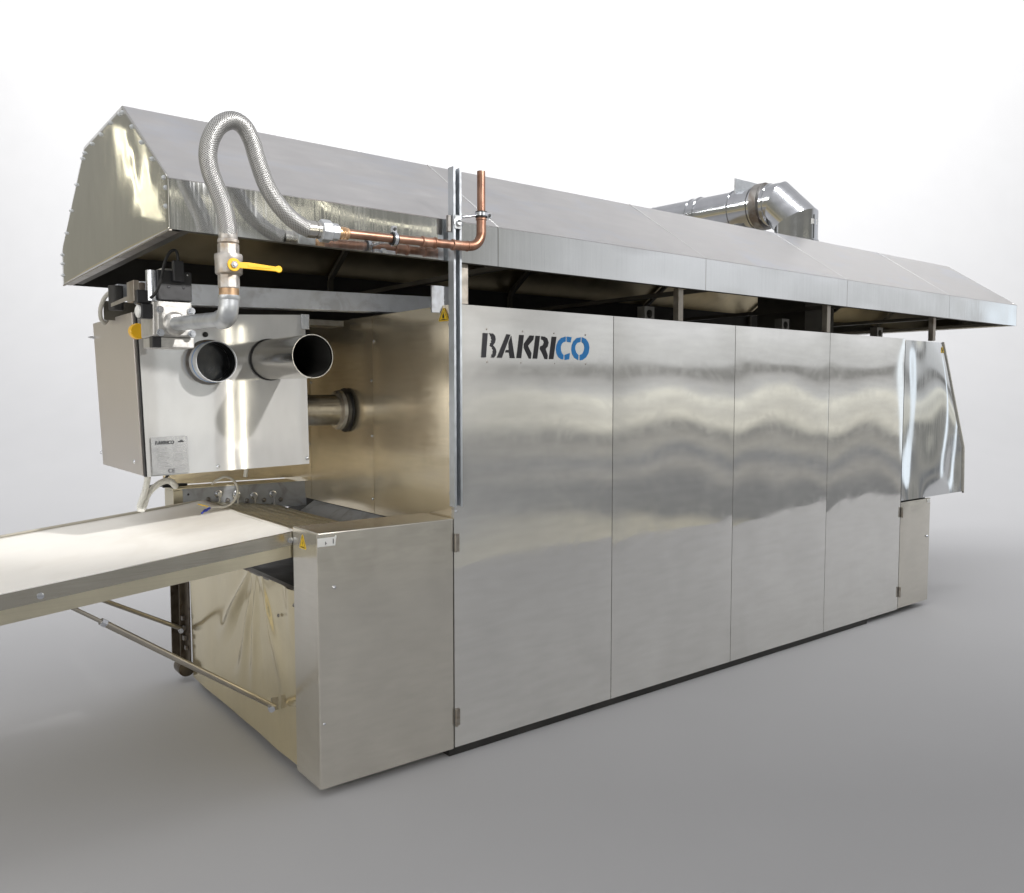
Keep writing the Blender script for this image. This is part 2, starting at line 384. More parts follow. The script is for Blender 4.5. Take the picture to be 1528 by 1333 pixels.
# near lower cover (box with rounded folded edges)
def folded_box(x0, x1, y0, y1, z0, z1, r=.006, seed=1.0):
    b = B(); box(b, x0, x1, y0, y1, z0, z1); return b
cov = part('lower_cover', folded_box(-.010, .640, .0, .238, -.012, 1.040), 'cab', oven, bevel=.005)
b = B(); prism(b, [(-.008, -.0012, 1.019), (.066, -.0012, 1.020), (.072, -.0012, 1.027), (.074, -.0012, 1.021), (.068, -.0012, .985), (-.008, -.0012, .985)], (0, .002, 0))
lb = part('paper_label', b, 'white', cov, weld=False)
for x0, x1, z0, z1 in ((.0245, .0270, .991, 1.004), (.0290, .0310, .995, .999), (.058, .061, .993, 1.013)):
    b = B(); box(b, x0, x1, -.0022, -.0008, z0, z1); part('print', b, 'ink', lb, weld=False)
screw(cov, (.061, 0, .815), (0, -1, 0), .009, .012, 'zinc', 'latch')
screw(cov, (.010, 0, .26), (0, -1, 0), .006, .004, 'zinc')

def warning(parent, P, n, flame=True):
    """yellow triangular sticker, black rim and pictogram; P = apex, left, right in the plane with normal n"""
    n = Vector(n); A, L_, R_ = [Vector(p) for p in P]; c = (A + L_ + R_) / 3
    b = B()
    def rc(p, q, k=.12):
        return p + (q - p) * k
    pts = []
    for i, v in enumerate((A, L_, R_)):
        o1, o2 = [(A, L_, R_)[j] for j in ((i - 1) % 3, (i + 1) % 3)]
        pts += [rc(v, o1, .08), rc(v, o2, .08)]
    prism(b, [p + n * .0012 for p in pts], -n * .0016)
    st = part('warning_sticker', b, 'yellow2', parent, weld=False)
    b = B()
    inn = [c + (v - c) * .80 for v in (A, L_, R_)]; inn2 = [c + (v - c) * .70 for v in (A, L_, R_)]
    a = [b.verts.new(p + n * .002) for p in inn]; d = [b.verts.new(p + n * .002) for p in inn2]
    for i in range(3): b.faces.new((a[i], a[(i + 1) % 3], d[(i + 1) % 3], d[i]))
    part('border', b, 'ink', st, weld=False)
    b = B(); up = (A - (L_ + R_) / 2).normalized(); sd = (R_ - L_).normalized(); s = (A - c).length
    if flame:
        sh = [(-.16, -.20), (-.2, .05), (-.08, .28), (0, .48), (.05, .25), (.14, .12), (.18, -.08), (.12, -.22)]
    else:
        sh = [(.06, .45), (-.12, .02), (.0, .04), (-.05, -.3), (.13, .12), (.02, .1)]
    b.faces.new([b.verts.new(c + sd * (x * s) + up * (z * s) + n * .002) for x, z in sh])
    b.faces.new([b.verts.new(c + sd * (x * s) + up * (z * s) + n * .002) for x, z in ((-.34, -.36), (.34, -.36), (.34, -.30), (-.34, -.30))])
    part('pictogram', b, 'ink', st, weld=False)
    return st
warning(oven, [(.6495, .081, 1.982), (.6495, .125, 1.918), (.6495, .038, 1.918)], (-1, 0, 0))
warning(cov, [(-.010, .138, 1.022), (-.010, .171, .960), (-.010, .100, .960)], (-1, 0, 0), False)

# skirt under the conveyor : thin creased sheet
def skirt():
    b = B()
    def f(u, v):
        y = .243 + (1.70 - .243) * u; top = .762 - .02 * u
        z = -.005 + (top + .005) * v
        d = Vector((y - .72, z - .86)); ang = math.atan2(-d.y, d.x); r = d.length
        rise = max(0, min(1, (r - .10) / .22)) * max(0, 1 - max(0, r - .42) / .36)
        h = sum(A * math.exp(-((ang + .25 * r - c0) / w0) ** 2) for c0, w0, A in ((.98, .07, .024), (1.22, .10, -.012), (1.42, .08, .020), (1.66, .07, .016), (1.95, .10, -.010), (2.25, .08, .018))) * rise
        h += .020 * math.exp(-((y - .30) / .05) ** 2) * max(0, v - .62) * 2
        h += .006 * noise.noise(Vector((y * 3.1, z * 3.1, 4.)))
        return Vector((.004 - h, y, z))
    sheet(b, f, 90, 60, (1, 0, 0), .003); return b
sk = part('skirt_panel', skirt(), 'skirt', oven, smooth='all'); sk.modifiers.new('es', 'EDGE_SPLIT').split_angle = math.radians(50)
b = B(); box(b, .004, .03, .243, 1.70, .750, .762); part('skirt_lip', b, 'oldsteel', oven, bevel=.001)
for (y, z) in ((.42, .62), (.25, .70)): screw(oven, (-.004, y, z), (-1, 0, 0), .008, .006, 'oldsteel')
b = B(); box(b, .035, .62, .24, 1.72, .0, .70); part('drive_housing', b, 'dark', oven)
# bracket with wing nut at the end of the near gas strut
b = B(); box(b, -.035, -.004, .44, .447, .19, .25); part('bracket', b, 'rod', oven, bevel=.001)
# leg
b = B()
box(b, -.004, .004, 1.715, 1.925, .04, .86); box(b, -.045, .004, 1.915, 1.925, .04, .86); box(b, -.030, .004, 1.80, 1.808, .04, .86)
part('leg', b, 'leg', oven, bevel=.002)
b = B(); lathe(b, (-.012, 1.80, .03), (0, 1, 0), [(-.05, .045), (.05, .045)], 20); part('foot', b, 'leg', oven, smooth=True)
for k in range(4):
    b = B(); box(b, -.020 - .006 * (k % 2), -.004, 1.735 + .012 * k, 1.765 + .012 * k, .14 + .055 * k, .165 + .055 * k); part('latch_hook', b, 'oldsteel', oven, bevel=.002)

# far side rail of the belt bed with adjusters
b = B()
box(b, -.055, .66, 1.60, 1.606, .93, 1.075); part('bed_side_plate', b, 'greypaint', oven, bevel=.001)
b = B(); box(b, -.105, .60, 1.607, 1.76, 1.068, 1.080); part('bed_top_plate', b, 'tray', oven, bevel=.001)
b = B(); box(b, -.105, -.055, 1.598, 1.76, .76, 1.067); part('bed_end_plate', b, 'tray', oven, bevel=.001)
for x, z in ((.135, 1.036), (.237, 1.024), (.337, 1.010), (.449, 1.012)):
    b = B(); lathe(b, (x, 1.599, z), (0, -1, 0), [(0, .022), (.010, .022), (.012, .015), (.030, .012)], 16); lathe(b, (x, 1.60, z - .06), (0, -1, 0), [(0, .010), (.01, .010)], 10)
    box(b, x - .005, x + .005, 1.57, 1.575, z - .09, z)
    part('adjuster', b, 'zinc', oven, smooth=True)
for x, z in ((.08, 1.008), (.19, .995), (.30, .985), (.40, .98), (.50, .975)):
    screw(oven, (x, 1.600, z), (0, -1, 0), .014, .010, 'oldsteel', 'bolt')
screw(oven, (-.025, 1.600, 1.044), (0, -1, 0), .006, .002, 'black', 'hole')
# belt bed fingers between conveyor and mouth
for i in range(6):
    x0 = .012 + i * .078; b = B()
    prism(b, [(x0, .255, 1.010 - .010 * i), (x0 + .070, .255, .998 - .010 * i), (x0 + .070, .255, .990 - .010 * i), (x0, .255, .999 - .010 * i)], (0, 1.33, 0))
    part('bed_slat', b, 'tray', oven, bevel=.0015)

# right end : upper sloped box and small lower door
b = B(); prof = [(4.597, 1.985), (5.166, 1.978), (5.566, 1.157), (5.579, .802), (4.597, .802)]
def rear():
    b = B(); n = 26; rows = []
    def xr(z):
        return 5.166 + (5.566 - 5.166) * (1.978 - z) / (1.978 - 1.157) if z > 1.157 else 5.566 + .013 * (1.157 - z) / .355
    for j in range(n + 1):
        z = .802 + (1.980 - .802) * j / n; r = []
        for i in range(n + 1):
            u = i / n; x = 4.597 + (xr(z) - 4.597) * u
            e = (1 - abs(2 * u - 1) ** 5) * (1 - abs(2 * j / n - 1) ** 6)
            h = .006 * e + .026 * noise.noise(Vector((x * 2.6, z * 1.5, 2.9))) * e
            r.append(b.verts.new((x, -h, z)))
        rows.append(r)
    for j in range(n):
        for i in range(n): b.faces.new((rows[j][i], rows[j][i + 1], rows[j + 1][i + 1], rows[j + 1][i]))
    return b
p_ = part('discharge_panel', rear(), M['fascia'], oven, smooth='all')
b = B(); prism(b, [(x - .002, .040, z - .001) for x, z in prof], (0, 1.84, 0)); part('discharge_housing', b, 'endwall', oven)
b = B(); prism(b, [(5.160, -.010, 1.985), (5.172, -.010, 1.985), (5.574, -.010, 1.160), (5.588, -.010, .790), (5.577, -.010, .790), (5.562, -.010, 1.158)], (0, .013, 0)); part('edge_trim', b, 'cab', oven, weld=False)
warning(oven, [(5.146, -.008, 1.955), (5.116, -.008, 1.900), (5.176, -.008, 1.900)], (0, -1, 0))
b = bulged(4.597, 5.045, .0, .790, .0, .003, 11., .02, 14, 20)
d = part('lower_door', b, 'cab', oven, smooth='all'); d.modifiers.new('es', 'EDGE_SPLIT').split_angle = math.radians(35)
b = B(); box(b, 4.99, 5.035, -.005, -.002, .758, .783); part('paper_label', b, 'white', d)
screw(oven, (5.0, -.003, .50), (0, -1, 0), .010, .012, 'zinc', 'latch')

# posts carrying the hood
for x in (.690, 2.125, 3.575, 5.010):
    b = B(); box(b, x, x + .038, .001, .040, 1.990, 2.168); part('hood_post', b, 'post', oven, bevel=.002)
    b = B(); box(b, x, x + .038, 1.80, 1.84, 1.955, 2.168); part('hood_post', b, 'post', oven, bevel=.002)
# lifting lugs, square tube ends
for x in (2.325, 3.72, 5.0):
    b = B(); y0, y1, z0, z1 = .44, .50, 1.955, 2.118; x1 = x + .085
    cx, cz, r = (x + x1) / 2, z1 - .044, .026
    out = []; 
    ring = [(cx + r * math.cos(2 * PI * k / 16 + PI / 4), cz + r * math.sin(2 * PI * k / 16 + PI / 4)) for k in range(16)]
    def outer(k):
        a = 2 * PI * k / 16 + PI / 4; c, s = math.cos(a), math.sin(a); m = max(abs(c), abs(s)); px, pz = c / m, s / m
        return (cx + px * .0425, (cz + pz * .044) if pz > -.99 or True else z0)
    O = [outer(k) for k in range(16)]
    for y in (y0, y1):
        a = [b.verts.new((px, y, pz)) for px, pz in ring]; o = [b.verts.new((px, y, pz)) for px, pz in O]
        for k in range(16): b.faces.new((a[k], a[(k + 1) % 16], o[(k + 1) % 16], o[k]))
        out.append((a, o))
    for k in range(16):
        b.faces.new((out[0][1][k], out[0][1][(k + 1) % 16], out[1][1][(k + 1) % 16], out[1][1][k]))
        b.faces.new((out[0][0][k], out[0][0][(k + 1) % 16], out[1][0][(k + 1) % 16], out[1][0][k]))
    box(b, x, x1, y0, y1, z0, z1 - .0885)
    part('lifting_lug', b, 'lug', oven, weld=False)
# low rail across the top of the oven seen through the gap
b = B(); box(b, .70, 5.0, 1.05, 1.09, 1.955, 2.0); part('roof_rail', b, 'oldsteel', oven)

# ================================================================== HOOD
X0, X1, ZB, ZS, ZT = -.550, 6.405, 2.166, 2.338, 2.735
YF, Y1, Y2, YB = -.030, .560, 1.275, 1.890
hood = thing('extraction_hood', 'faceted stainless extraction hood spanning the oven on short posts', 'extraction hood', (2.9, .93, ZB))
SE = [X0, .870, 2.312, 3.752, 5.190, X1]
for i in range(5):
    xa, xb = SE[i] + (.0015 if i else 0), SE[i + 1] - (.0015 if i < 4 else 0)
    # fascia
    b = B()
    def f(u, v, xa=xa, xb=xb, i=i):
        e = (1 - abs(2 * u - 1) ** 8) * (1 - abs(2 * v - 1) ** 4)
        return Vector((xa + (xb - xa) * u, YF - .0028 * e * noise.noise(Vector((u * 3.3 + 9 * i, v * .45, 3.))), ZB + (ZS - ZB) * v))
    sheet(b, f, 40, 8, (0, 1, 0), .002)
    o = part('fascia_panel', b, 'fascia', hood, smooth='all'); o.modifiers.new('es', 'EDGE_SPLIT').split_angle = math.radians(40)
    # bottom lip
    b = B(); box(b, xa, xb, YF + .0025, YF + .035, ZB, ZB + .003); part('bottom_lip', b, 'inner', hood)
    # front slope
    b = B()
    def f(u, v, xa=xa, xb=xb):
        return Vector((xa + (xb - xa) * u, YF + (Y1 - YF) * v, ZS + (ZT - ZS) * v + .0025))
    sheet(b, f, 10, 10, (0, .55, -.83), .003)
    part('roof_panel', b, 'roof', hood)
    if i:
        b = B(); w = .0028
        hexa(b, [(xa - w, YF + .004, ZS + .006), (xa + w, YF + .004, ZS + .006), (xa + w, Y1, ZT + .006), (xa - w, Y1, ZT + .006),
                 (xa - w, YF + .004, ZS + .0032), (xa + w, YF + .004, ZS + .0032), (xa + w, Y1, ZT + .0032), (xa - w, Y1, ZT + .0032)])
        part('seam_strip', b, 'sealant', hood)
    xa, xb = SE[i], SE[i + 1]
    b = B(); box(b, xa, xb, Y1, Y2, ZT - .0035, ZT); part('roof_panel', b, 'roof', hood)
    b = B(); prism(b, [(xa, Y2, ZT), (xa, YB, ZS), (xa, YB - .003, ZS), (xa, Y2, ZT - .004)], (xb - xa, 0, 0)); part('roof_panel', b, 'inner_reflect', hood)
    b = B(); box(b, xa, xb, YB - .002, YB, ZB, ZS); part('fascia_panel', b, 'dark', hood)  # rear fascia coloured dark for the shaded band inside the hood
# inner frames
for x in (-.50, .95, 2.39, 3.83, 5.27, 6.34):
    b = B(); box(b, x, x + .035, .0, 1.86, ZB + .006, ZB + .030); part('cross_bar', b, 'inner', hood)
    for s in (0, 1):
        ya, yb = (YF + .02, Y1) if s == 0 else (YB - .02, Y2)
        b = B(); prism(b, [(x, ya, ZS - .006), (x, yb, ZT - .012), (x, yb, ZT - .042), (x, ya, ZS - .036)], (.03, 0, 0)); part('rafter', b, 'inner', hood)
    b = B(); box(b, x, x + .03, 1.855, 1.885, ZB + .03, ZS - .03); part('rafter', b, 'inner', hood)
# gables
def gable(xg, out, mat):
    b = B(); prof = [(YF, ZB), (YF, ZS), (Y1, ZT), (Y2, ZT), (YB, ZS), (YB, ZB)]
    def top(y):
        if y < Y1: return ZS + (ZT - ZS) * (y - YF) / (Y1 - YF)
        if y > Y2: return ZS + (ZT - ZS) * (YB - y) / (YB - Y2)
        return ZT
    ys = [YF + (YB - YF) * i / 56 for i in range(57)]; ys[17] = Y1 if abs(ys[17] - Y1) < .03 else ys[17]
    ys = sorted(set([round(y, 4) for y in ys] + [Y1, Y2])); nv = 30
    rows = []
    for y in ys:
        t = top(y) + .003; r = []
        for j in range(nv + 1):
            z = ZB + (t - ZB) * j / nv; ed = min(1, min(y - YF, YB - y) / .12, (t - z) / .10, (z - ZB) / .1); ed = max(0, ed)
            h = .0016 * noise.noise(Vector((y * 3.0, z * 3.4, 1.7))) * ed + .0006 * noise.noise(Vector((y * 9.0, z * 10., 5.7))) * ed
            r.append(b.verts.new((xg + out * (.0006 + h + .001 * ed), y, z)))
        rows.append(r)
    for a, c in zip(rows, rows[1:]):
        for j in range(nv): b.faces.new((a[j], c[j], c[j + 1], a[j + 1]))
    o = part('gable_panel', b, mat, hood, smooth='all')
    md = o.modifiers.new('thick', 'SOLIDIFY'); md.thickness = .002; md.offset = 0
    return o
ga = gable(X0 - .002, -1, 'gable'); gb = gable(X1 + .002, 1, 'gable')
b = B(); box(b, X0 + .001, X0 + .042, YF + .003, YB - .003, ZB, ZB + .003); part('bottom_lip', b, 'post', hood)
b = B(); box(b, X0 - .004, X0 + .004, YF - .002, YB, ZB - .006, ZB - .001); part('edge_trim', b, 'post', hood)
for y, z in [(0.6,2.715),(0.548,2.708),(0.414,2.620),(0.288,2.532),(0.152,2.442),(0.01,2.348),(-0.008,2.31),(-0.005,2.247),(0.76,2.72),(0.932,2.714),(1.104,2.713),(1.26,2.707),(1.306,2.692),(1.459,2.601),(1.604,2.502),(1.739,2.412),(1.872,2.32),(1.875,2.274),(1.875,2.214)]:
    screw(ga, (X0 - .003, y, z), (-1, 0, 0), .0085, .011, 'galv')

# ================================================================== FLUE
flue = thing('flue_duct', 'round shiny steel flue duct rising through the hood and turning back', 'flue duct', (4.58, .92, 2.2))
R = .168; C0 = Vector((4.585, .92, 0)); D = Vector((-.10, 1, 0)).normalized()
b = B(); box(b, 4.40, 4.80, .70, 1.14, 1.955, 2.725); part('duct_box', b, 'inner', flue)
def loft(b, rings):
    rr = [[b.verts.new(p) for p in r] for r in rings]
    for r0, r1 in zip(rr, rr[1:]):
        n = len(r0)
        for i in range(n): b.faces.new((r0[i], r0[(i + 1) % n], r1[(i + 1) % n], r1[i]))
    b.faces.new(rr[0]); b.faces.new(rr[-1][::-1])
def miter_ring(c, n, axis_dir, r, k=40):
    """ring where the cylinder of direction axis_dir meets the plane through c with normal n"""
    S = Vector((1, .10, 0)).normalized(); T = axis_dir.cross(S).normalized(); out = []
    for i in range(k):
        a = 2 * PI * i / k; p = c + S * (r * math.cos(a)) + T * (r * math.sin(a))
        t = (c - p).dot(n) / axis_dir.dot(n); out.append(p + axis_dir * t)
    return out
UP = Vector((0, 0, 1)); D45 = (UP + D).normalized(); ZC = 3.135
k = R * .95; A1 = C0 + UP * (ZC - k); A2 = C0 + D * k + UP * ZC
n1 = (UP + D45).normalized(); n2 = (D45 + D).normalized()
b = B(); loft(b, [miter_ring(C0 + UP * 2.70, UP, UP, R), miter_ring(A1, n1, UP, R)]); part('vertical_pipe', b, 'flue', flue, smooth=True)
b = B(); loft(b, [miter_ring(A1, n1, D45, R), miter_ring(A2, n2, D45, R)]); part('elbow', b, 'flue', flue, smooth=True)
b = B(); loft(b, [miter_ring(A2, n2, D, R), miter_ring(A2 + D * 3.2, D, D, R)]); part('horizontal_pipe', b, 'flue', flue, smooth=True)
def collar(s, w, rr, mat='flue', name='collar'):
    b = B(); lathe(b, A2 + D * s, D, [(0, R), (.004, rr), (w - .004, rr), (w, R)], 40, caps=False); part(name, b, mat, flue, smooth=True)
collar(.055, .012, R + .008); collar(.10, .075, R + .022, 'oldsteel', 'flange_ring'); collar(.20, .014, R + .008); collar(.38, .014, R + .008); collar(.72, .016, R + .010); collar(.80, .012, R + .007)
b = B(); lathe(b, C0 + UP * 2.80, UP, [(0, R), (.004, R + .008), (.012, R + .008), (.016, R)], 40, caps=False); part('collar', b, 'flue', flue, smooth=True)
b = B(); box(b, 4.425, 4.86, 1.400, 1.412, 2.86, 3.385); part('damper_plate', b, 'galv', flue, bevel=.002)
sd = Vector((CAM.x - 4.585, CAM.y - .92, 0)).normalized()
a0 = math.atan2(sd.y, sd.x) + .95
b = B()
pts = [C0 + Vector((math.cos(a0 + t), math.sin(a0 + t), 0)) * (R + .0015) for t in (-.24, -.12, 0, .12, .24)]
for p, q in zip(pts, pts[1:]):
    b.faces.new([b.verts.new((p.x, p.y, 2.925)), b.verts.new((q.x, q.y, 2.925)), b.verts.new((q.x, q.y, 2.965)), b.verts.new((p.x, p.y, 2.965))])
part('paper_sticker', b, 'white', flue)
a1 = a0 + .02
b = B(); q = C0 + Vector((math.cos(a1), math.sin(a1), 0)) * (R + .002); box(b, q.x - .012, q.x + .012, q.y - .004, q.y + .004, 2.74, 3.0); part('seam', b, 'flue', flue)

# ================================================================== BEAM over the burner
b = B(); y0, y1 = .75, .83
hexa(b, [(-.46, y0, 1.980), (1.02, y0, 2.020), (1.02, y1, 2.020), (-.46, y1, 1.980), (-.46, y0, 2.075), (1.02, y0, 2.111), (1.02, y1, 2.111), (-.46, y1, 2.075)])
bo = part('steel_beam', b, 'beampaint', loc=(.28, .79, 1.98), bevel=.003)
tag(bo, 'pale grey painted steel beam lying between the burner box and the hood', 'beam')

# ================================================================== BURNER BOX
bx = thing('burner_unit', 'hanging stainless burner box with two round air tubes on its face', 'burner', (-.10, 1.08, 1.24))
TL, TR, BR, BL = (-.484, 1.930), (.268, 1.969), (.279, 1.257), (-.462, 1.239)
def quad_sheet(b, P, y, bulge, nu=30, nv=20):
    def f(u, v):
        x = (BL[0] * (1 - u) + BR[0] * u) * (1 - v) + (TL[0] * (1 - u) + TR[0] * u) * v
        z = (BL[1] * (1 - u) + BR[1] * u) * (1 - v) + (TL[1] * (1 - u) + TR[1] * u) * v
        return Vector((x, y - bulge * (1 - abs(2 * u - 1) ** 2.2), z))
    sheet(b, f, nu, nv, (0, 1, 0), .004)
b = B(); quad_sheet(b, None, .702, .002); fp = part('front_plate', b, 'box', bx, smooth='all'); fp.modifiers.new('es', 'EDGE_SPLIT').split_angle = math.radians(40)
b = B(); prism(b, [(TL[0] + .004, .708, TL[1] - .003), (TR[0] - .003, .708, TR[1] - .003), (BR[0] - .003, .708, BR[1] + .003), (BL[0] + .004, .708, BL[1] + .003)], (0, .76, 0)); part('casing', b, 'boxside', bx)
b = B(); prism(b, [(TL[0] - .016, .735, TL[1] + .010), (TL[0] + .000, .735, TL[1] + .010), (BL[0] + .0, .735, BL[1] + .002), (BL[0] - .012, .735, BL[1] + .002)], (0, .74, 0)); sc_ = part('side_cover', b, 'boxside', bx, bevel=.003)
b = B(); prism(b, [(TL[0] - .006, .712, TL[1] + .004), (TL[0] + .004, .712, TL[1] + .004), (BL[0] + .004, .712, BL[1] - .001), (BL[0] - .006, .712, BL[1] - .001)], (0, .024, 0)); part('dark_gap_strip', b, 'black', bx)  # black strip standing in for the shaded gap beside the side cover
for y, z in ((.80, 1.30), (1.43, 1.305), (.80, 1.86)): screw(bx, (-.489, y, z), (-1, 0, 0), .009, .006)
screw(bx, (-.498, 1.45, 1.87), (-1, 0, 0), .006, .03)
for x, z in ((.262, 1.955), (.268, 1.285), (-.435, 1.275), (-.16, 1.268)): screw(bx, (x, .700, z), (0, -1, 0), .009, .006)
screw(bx, (-.204, .694, 1.856), (0, -1, 0), .012, .001, 'black', 'hole')
b = B(); box(b, .245, .285, .690, .70, 1.90, 1.972); part('corner_bracket', b, 'zinc', bx, bevel=.002)
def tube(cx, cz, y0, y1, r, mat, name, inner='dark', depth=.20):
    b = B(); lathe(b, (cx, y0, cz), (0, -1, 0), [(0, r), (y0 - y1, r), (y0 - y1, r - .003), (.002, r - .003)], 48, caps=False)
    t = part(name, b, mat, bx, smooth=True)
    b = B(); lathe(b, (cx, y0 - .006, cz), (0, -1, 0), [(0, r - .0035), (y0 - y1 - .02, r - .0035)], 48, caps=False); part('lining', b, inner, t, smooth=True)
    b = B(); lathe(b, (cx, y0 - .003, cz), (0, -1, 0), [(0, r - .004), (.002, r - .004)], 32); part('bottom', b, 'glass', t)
    return t
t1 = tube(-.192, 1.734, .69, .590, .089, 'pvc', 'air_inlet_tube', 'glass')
b = B(); lathe(b, (-.192, .648, 1.734), (0, -1, 0), [(0, .0893), (.0005, .0902), (.006, .0902), (.0065, .0893)], 48, caps=False); part('blue_stripe', b, 'blue', t1, smooth=True)
b = B(); lathe(b, (-.192, .694, 1.734), (0, -1, 0), [(0, .100), (.004, .100), (.006, .090)], 40); part('seal', b, 'oldsteel', t1, smooth=True)
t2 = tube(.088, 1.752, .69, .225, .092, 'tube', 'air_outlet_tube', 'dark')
b = B(); lathe(b, (.088, .694, 1.752), (0, -1, 0), [(0, .097), (.005, .097)], 40); part('seal', b, 'black', t2, smooth=True)
# rating plate
b = B(); prism(b, [(-.447, .6905, 1.408), (-.296, .6885, 1.412), (-.291, .6885, 1.250), (-.443, .6905, 1.246)], (0, .004, 0)); rp = part('rating_plate', b, 'plate', bx)
for nm, mt, ks in LETTERS:
    b = B()
    for k2 in ks: prism(b, [(-.430 + (x - .793) * .118, .6878, 1.3765 + (z - 1.757) * .14) for x, z in LOGO[k2]], (0, .0012, 0))
    part('letter', b, 'ink', rp, weld=False)
rr_ = random.Random(3)
for row in range(15):
    z = 1.362 - row * .0062
    for (xa, xb) in ((-.425, -.372), (-.360, -.312)):
        x = xa + rr_.random() * .006; 
        w = (xb - xa) * (.55 + .4 * rr_.random())
        b = B(); box(b, x, x + w, .6872, .6888, z, z + .0016 + .0008 * (row % 3 == 0)); part('text_line', b, 'etch', rp, weld=False)
def text_part(txt, size, loc, rotz, mat, parent, name='lettering', ext=.0008, shear=0.0, bold=0.0):
    cu = bpy.data.curves.new(name, 'FONT'); cu.body = txt; cu.size = size; cu.extrude = ext; cu.shear = shear; cu.offset = bold
    to = bpy.data.objects.new(name, cu); COL.objects.link(to); bpy.context.view_layer.update()
    me = bpy.data.meshes.new_from_object(to); bpy.data.objects.remove(to)
    Mx = Matrix.Rotation(rotz, 4, 'Z') @ Matrix.Rotation(PI / 2, 4, 'X'); me.transform(Mx)
    me.materials.clear(); me.materials.append(M[mat]); o = bpy.data.objects.new(name, me); COL.objects.link(o)
    o.parent = parent; o.location = Vector(loc) - org(parent); return o
text_part('CE', .024, (-.380, .6878, 1.2535), 0, 'ink', rp, shear=0)
b = B(); box(b, -.335, -.311, .6872, .6888, 1.384, 1.389); part('print', b, 'ink', rp, weld=False)
b = B(); box(b, -.326, -.316, .6872, .6888, 1.390, 1.394); part('print', b, 'ink', rp, weld=False)
# hot pipe into the oven
b = B(); cyl(b, (.26, 1.037, 1.506), (.60, 1.037, 1.506), .082, 48); part('hot_air_pipe', b, 'tube', bx, smooth=True)
b = B(); lathe(b, (.575, 1.037, 1.506), (1, 0, 0), [(0, .083), (.012, .104), (.030, .108), (.040, .100), (.058, .100)], 48); part('pipe_flange', b, 'cab', bx, smooth=True)
b = B(); box(b, .40, .60, .96, 1.10, 1.945, 1.975); part('rear_bracket', b, 'lug', bx, bevel=.002)
# brackets and box at upper left
b = B(); box(b, -.515, -.40, .90, .99, 2.020, 2.075); part('junction_box', b, 'greypaint', bx, bevel=.004)
b = B(); box(b, -.545, -.38, 1.02, 1.03, 1.925, 2.010); part('bracket', b, 'inner', bx, bevel=.002)
b = B(); cyl(b, (-.53, .86, 1.955), (-.53, .86, 2.06), .03, 16); part('bracket', b, 'dark', bx, smooth=True)

# ================================================================== GAS VALVE BLOCK
gv = thing('gas_valve', 'cast silver gas valve block with a black square actuator on top', 'gas valve', (-.46, .33, 1.78))
b = B(); box(b, -.540, -.392, .262, .43, 1.812, 1.947); part('valve_body', b, 'alu', gv, bevel=.006)
b = B(); box(b, -.527, -.397, .246, .263, 1.815, 1.925); part('flange', b, 'alu', gv, bevel=.005)
b = B(); lathe(b, (-.462, .247, 1.862), (0, -1, 0), [(0, .046), (.012, .042), (.018, .034)], 28); part('socket', b, 'alu', gv, smooth=True)
for x in (-.518, -.402):
    for z in (1.826, 1.912):
        b = B(); lathe(b, (x, .246, z), (0, -1, 0), [(0, .014), (.008, .014)], 20); lathe(b, (x, .238, z), (0, -1, 0), [(0, .010), (.009, .009)], 6); part('bolt', b, 'zinc', gv, smooth=True)
b = B(); box(b, -.535, -.385, .27, .42, 1.772, 1.811); part('base_block', b, 'alu', gv, bevel=.003)
b = B(); box(b, -.541, -.508, .268, .31, 1.771, 1.813); part('side_port', b, 'black', gv, bevel=.002)
b = B(); box(b, -.520, -.394, .255, .42, 1.950, 2.062); part('actuator', b, 'black', gv, bevel=.003)
b = B(); box(b, -.497, -.455, .29, .36, 2.062, 2.074); part('terminal_cap', b, 'alu', gv, bevel=.002)
for x, z in ((-.410, 2.050), (-.440, 2.035)): screw(gv, (x, .2545, z), (0, -1, 0), .003, .002, 'white')
for x, z in ((-.425, 2.000), (-.480, 2.000)): screw(gv, (x, .2545, z), (0, -1, 0), .005, .001, 'ink')
b = B(); cyl(b, (-.532, .285, 1.946), (-.532, .285, 2.060), .022, 28); part('damper_cylinder', b, 'zinc', gv, smooth=True)
b = B(); box(b, -.468, -.428, .232, .254, 2.020, 2.100); part('plug', b, 'black', gv, bevel=.004)
b = B(); box(b, -.590, -.542, .275, .33, 1.935, 1.985); part('solenoid', b, 'black', gv, bevel=.004)
b = B(); box(b, -.578, -.536, .262, .31, 1.878, 1.933); part('solenoid', b, 'black', gv, bevel=.004)
b = B(); lathe(b, (-.579, .287, 1.905), (-1, 0, 0), [(0, .024), (.008, .024), (.014, .014)], 20); part('end_cap', b, 'white', gv, smooth=True)
b = B(); box(b, -.595, -.575, .30, .40, 1.945, 2.022); box(b, -.574, -.542, .34, .36, 1.985, 2.020); part('bracket', b, 'post', gv, bevel=.002, weld=False)
b = B(); lathe(b, (-.515, .60, 1.850), (0, -1, 0), [(0, .032), (.03, .032), (.034, .028)], 28); part('pressure_gauge', b, 'yellow', gv, smooth=True)
b = B(); cyl(b, (-.462, .43, 1.862), (-.462, .70, 1.862), .030, 20); part('outlet_pipe', b, 'alu', gv, smooth=True)
b = B(); hexa(b, [(-.56, .80, 1.965), (-.59, .40, 1.955), (-.59, .42, 1.955), (-.56, .82, 1.965), (-.56, .80, 1.980), (-.59, .40, 1.972), (-.59, .42, 1.972), (-.56, .82, 1.980)]); part('stay', b, 'post', gv)

